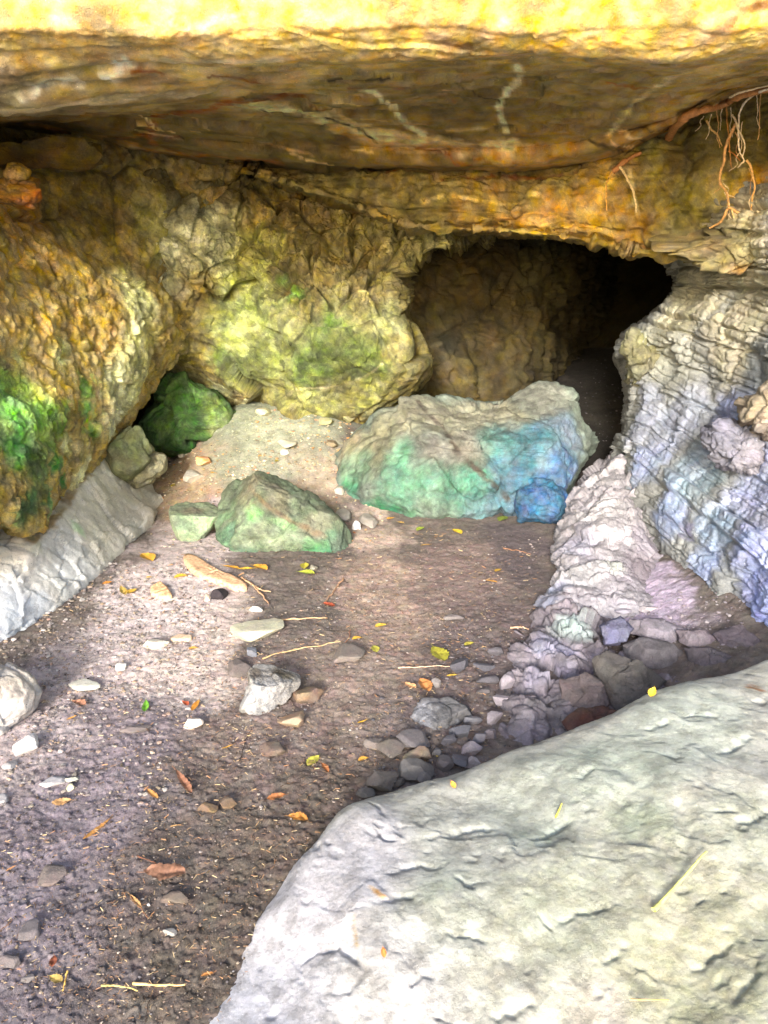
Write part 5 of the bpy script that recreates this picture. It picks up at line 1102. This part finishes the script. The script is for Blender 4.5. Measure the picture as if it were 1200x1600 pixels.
# ------------------------------------------------------------------ gravel and litter nobody could count
def scatter(name, label, zones, mat, maker, seed):
    r = np.random.default_rng(seed); VV = []; QQ = []; CC = []; off = 0
    for (n, x0, y0, x1, y1, s0, s1, cols) in zones:
        n = int(n * QB)
        px = r.uniform(x0, x1, n); py = r.uniform(y0, y1, n); g = G(px, py)
        for k in range(n):
            gg = g[k]; ax = gg[1] * CP - (gg[2] - CAMZ) * SP
            sz = (s0 + (s1 - s0) * r.random() ** 2.5) * ax / F
            V, Q = maker(r, sz); c = cols[r.integers(len(cols))]
            VV.append(V + gg); QQ.append(Q + off); off += len(V)
            CC.append(np.tile(S(*c) * r.uniform(.75, 1.2), (len(V), 1)))
    tag(mesh_np(name, np.vstack(VV), np.vstack(QQ), np.vstack(CC), mat, smooth=False), label, None, None, 'stuff')
PROTO = [stone_mesh(1, 1, 1, 900 + k, 8, 6, 1.0) for k in range(14)]
def mk_peb(r, sz):
    q = PROTO[r.integers(14)].reshape(-1, 3) * np.array([sz, sz * r.uniform(.6, 1), sz * r.uniform(.3, .65)])
    a = r.uniform(0, 6.28); ca, sa = math.cos(a), math.sin(a)
    return np.stack([q[:, 0] * ca - q[:, 1] * sa, q[:, 0] * sa + q[:, 1] * ca, q[:, 2] + sz * .12], -1), gridquads(6, 8, wrap=True)
def mk_sliver(r, sz):
    l = sz; w = sz * r.uniform(.08, .25); a = r.uniform(0, 6.28); t = r.uniform(-.35, .35)
    u = np.array([math.cos(a), math.sin(a), t]); v = np.array([-math.sin(a), math.cos(a), 0]); n = np.array([0, 0, 1.])
    P_ = [(-l, -w, 0), (l, -w * .5, 0), (l, w * .5, 0), (-l, w, 0), (-l * .8, 0, w), (l * .9, 0, w * .8)]
    V = np.array([.5 * (p[0] * u + p[1] * v + p[2] * n) for p in P_]) + np.array([0, 0, .010 + abs(t) * l * .4])
    return V, np.array([[0, 1, 5, 4], [3, 4, 5, 2], [0, 4, 3, 0], [1, 2, 5, 1]])[:2]
GRY = [(160, 150, 146), (140, 130, 128), (180, 172, 166), (124, 116, 114), (152, 140, 128), (170, 148, 130)]
DRK = [(110, 104, 104), (90, 86, 90), (128, 118, 116), (80, 78, 82)]
WAR = [(206, 186, 150), (180, 160, 124), (216, 206, 180), (196, 150, 110), (160, 146, 118)]
scatter('gravel', 'loose pale and grey gravel strewn over the cave floor', [
    (900, 60, 880, 340, 1010, 3, 11, GRY), (700, 0, 1000, 330, 1120, 3, 11, GRY), (260, 0, 1120, 260, 1260, 3, 12, GRY), (420, 330, 900, 620, 1180, 2, 7, GRY),
    (420, 400, 640, 560, 740, 2, 9, WAR), (380, 250, 700, 420, 780, 2, 8, WAR), (300, 430, 720, 600, 850, 2, 8, WAR), (240, 330, 620, 480, 690, 2, 6, [(190, 190, 160), (170, 170, 140)]),
    (320, 570, 1090, 790, 1240, 3, 11, DRK), (500, 880, 925, 1160, 1020, 2, 9, [(150, 140, 144), (130, 120, 124), (170, 160, 160)]), (200, 690, 1000, 830, 1110, 3, 10, DRK), (260, 580, 830, 840, 1000, 2, 6, GRY + DRK), (300, 0, 1260, 470, 1600, 2, 8, GRY + DRK), (120, 900, 560, 1000, 700, 2, 6, DRK), (160, 230, 780, 360, 880, 2, 7, GRY + WAR),
], stonemat, mk_peb, 5)
CRU = [(120, 104, 92), (96, 84, 74), (140, 126, 114), (80, 68, 60), (164, 150, 138)]
scatter('soil_crumbs', 'dark crumbs of dry soil covering the cave floor', [
    (2600, 0, 1180, 620, 1600, 2, 7, CRU), (2200, 0, 920, 820, 1200, 2, 6, CRU), (900, 480, 830, 850, 1000, 1.5, 5, CRU), (500, 230, 690, 560, 880, 1.5, 5, CRU),
], stonemat, mk_peb, 7)
TN = [(166, 136, 98), (178, 152, 112), (148, 114, 82), (124, 92, 68), (186, 164, 126), (156, 114, 78), (108, 82, 64), (90, 66, 50)]
scatter('leaf_litter', 'fine tan chips and stalks littering the soil', [
    (2700, 150, 1180, 560, 1600, 1.5, 10, TN), (1000, 0, 1300, 200, 1600, 1.5, 9, TN), (2200, 330, 1000, 760, 1200, 1.5, 8, TN), (900, 480, 860, 840, 1010, 2, 8, TN),
    (700, 60, 880, 420, 1180, 3, 10, TN), (500, 240, 690, 480, 880, 2, 7, TN), (160, 400, 680, 560, 760, 2, 7, TN + [(110, 70, 50)]), (160, 560, 800, 720, 850, 2, 7, TN),
], woodmat, mk_sliver, 6)
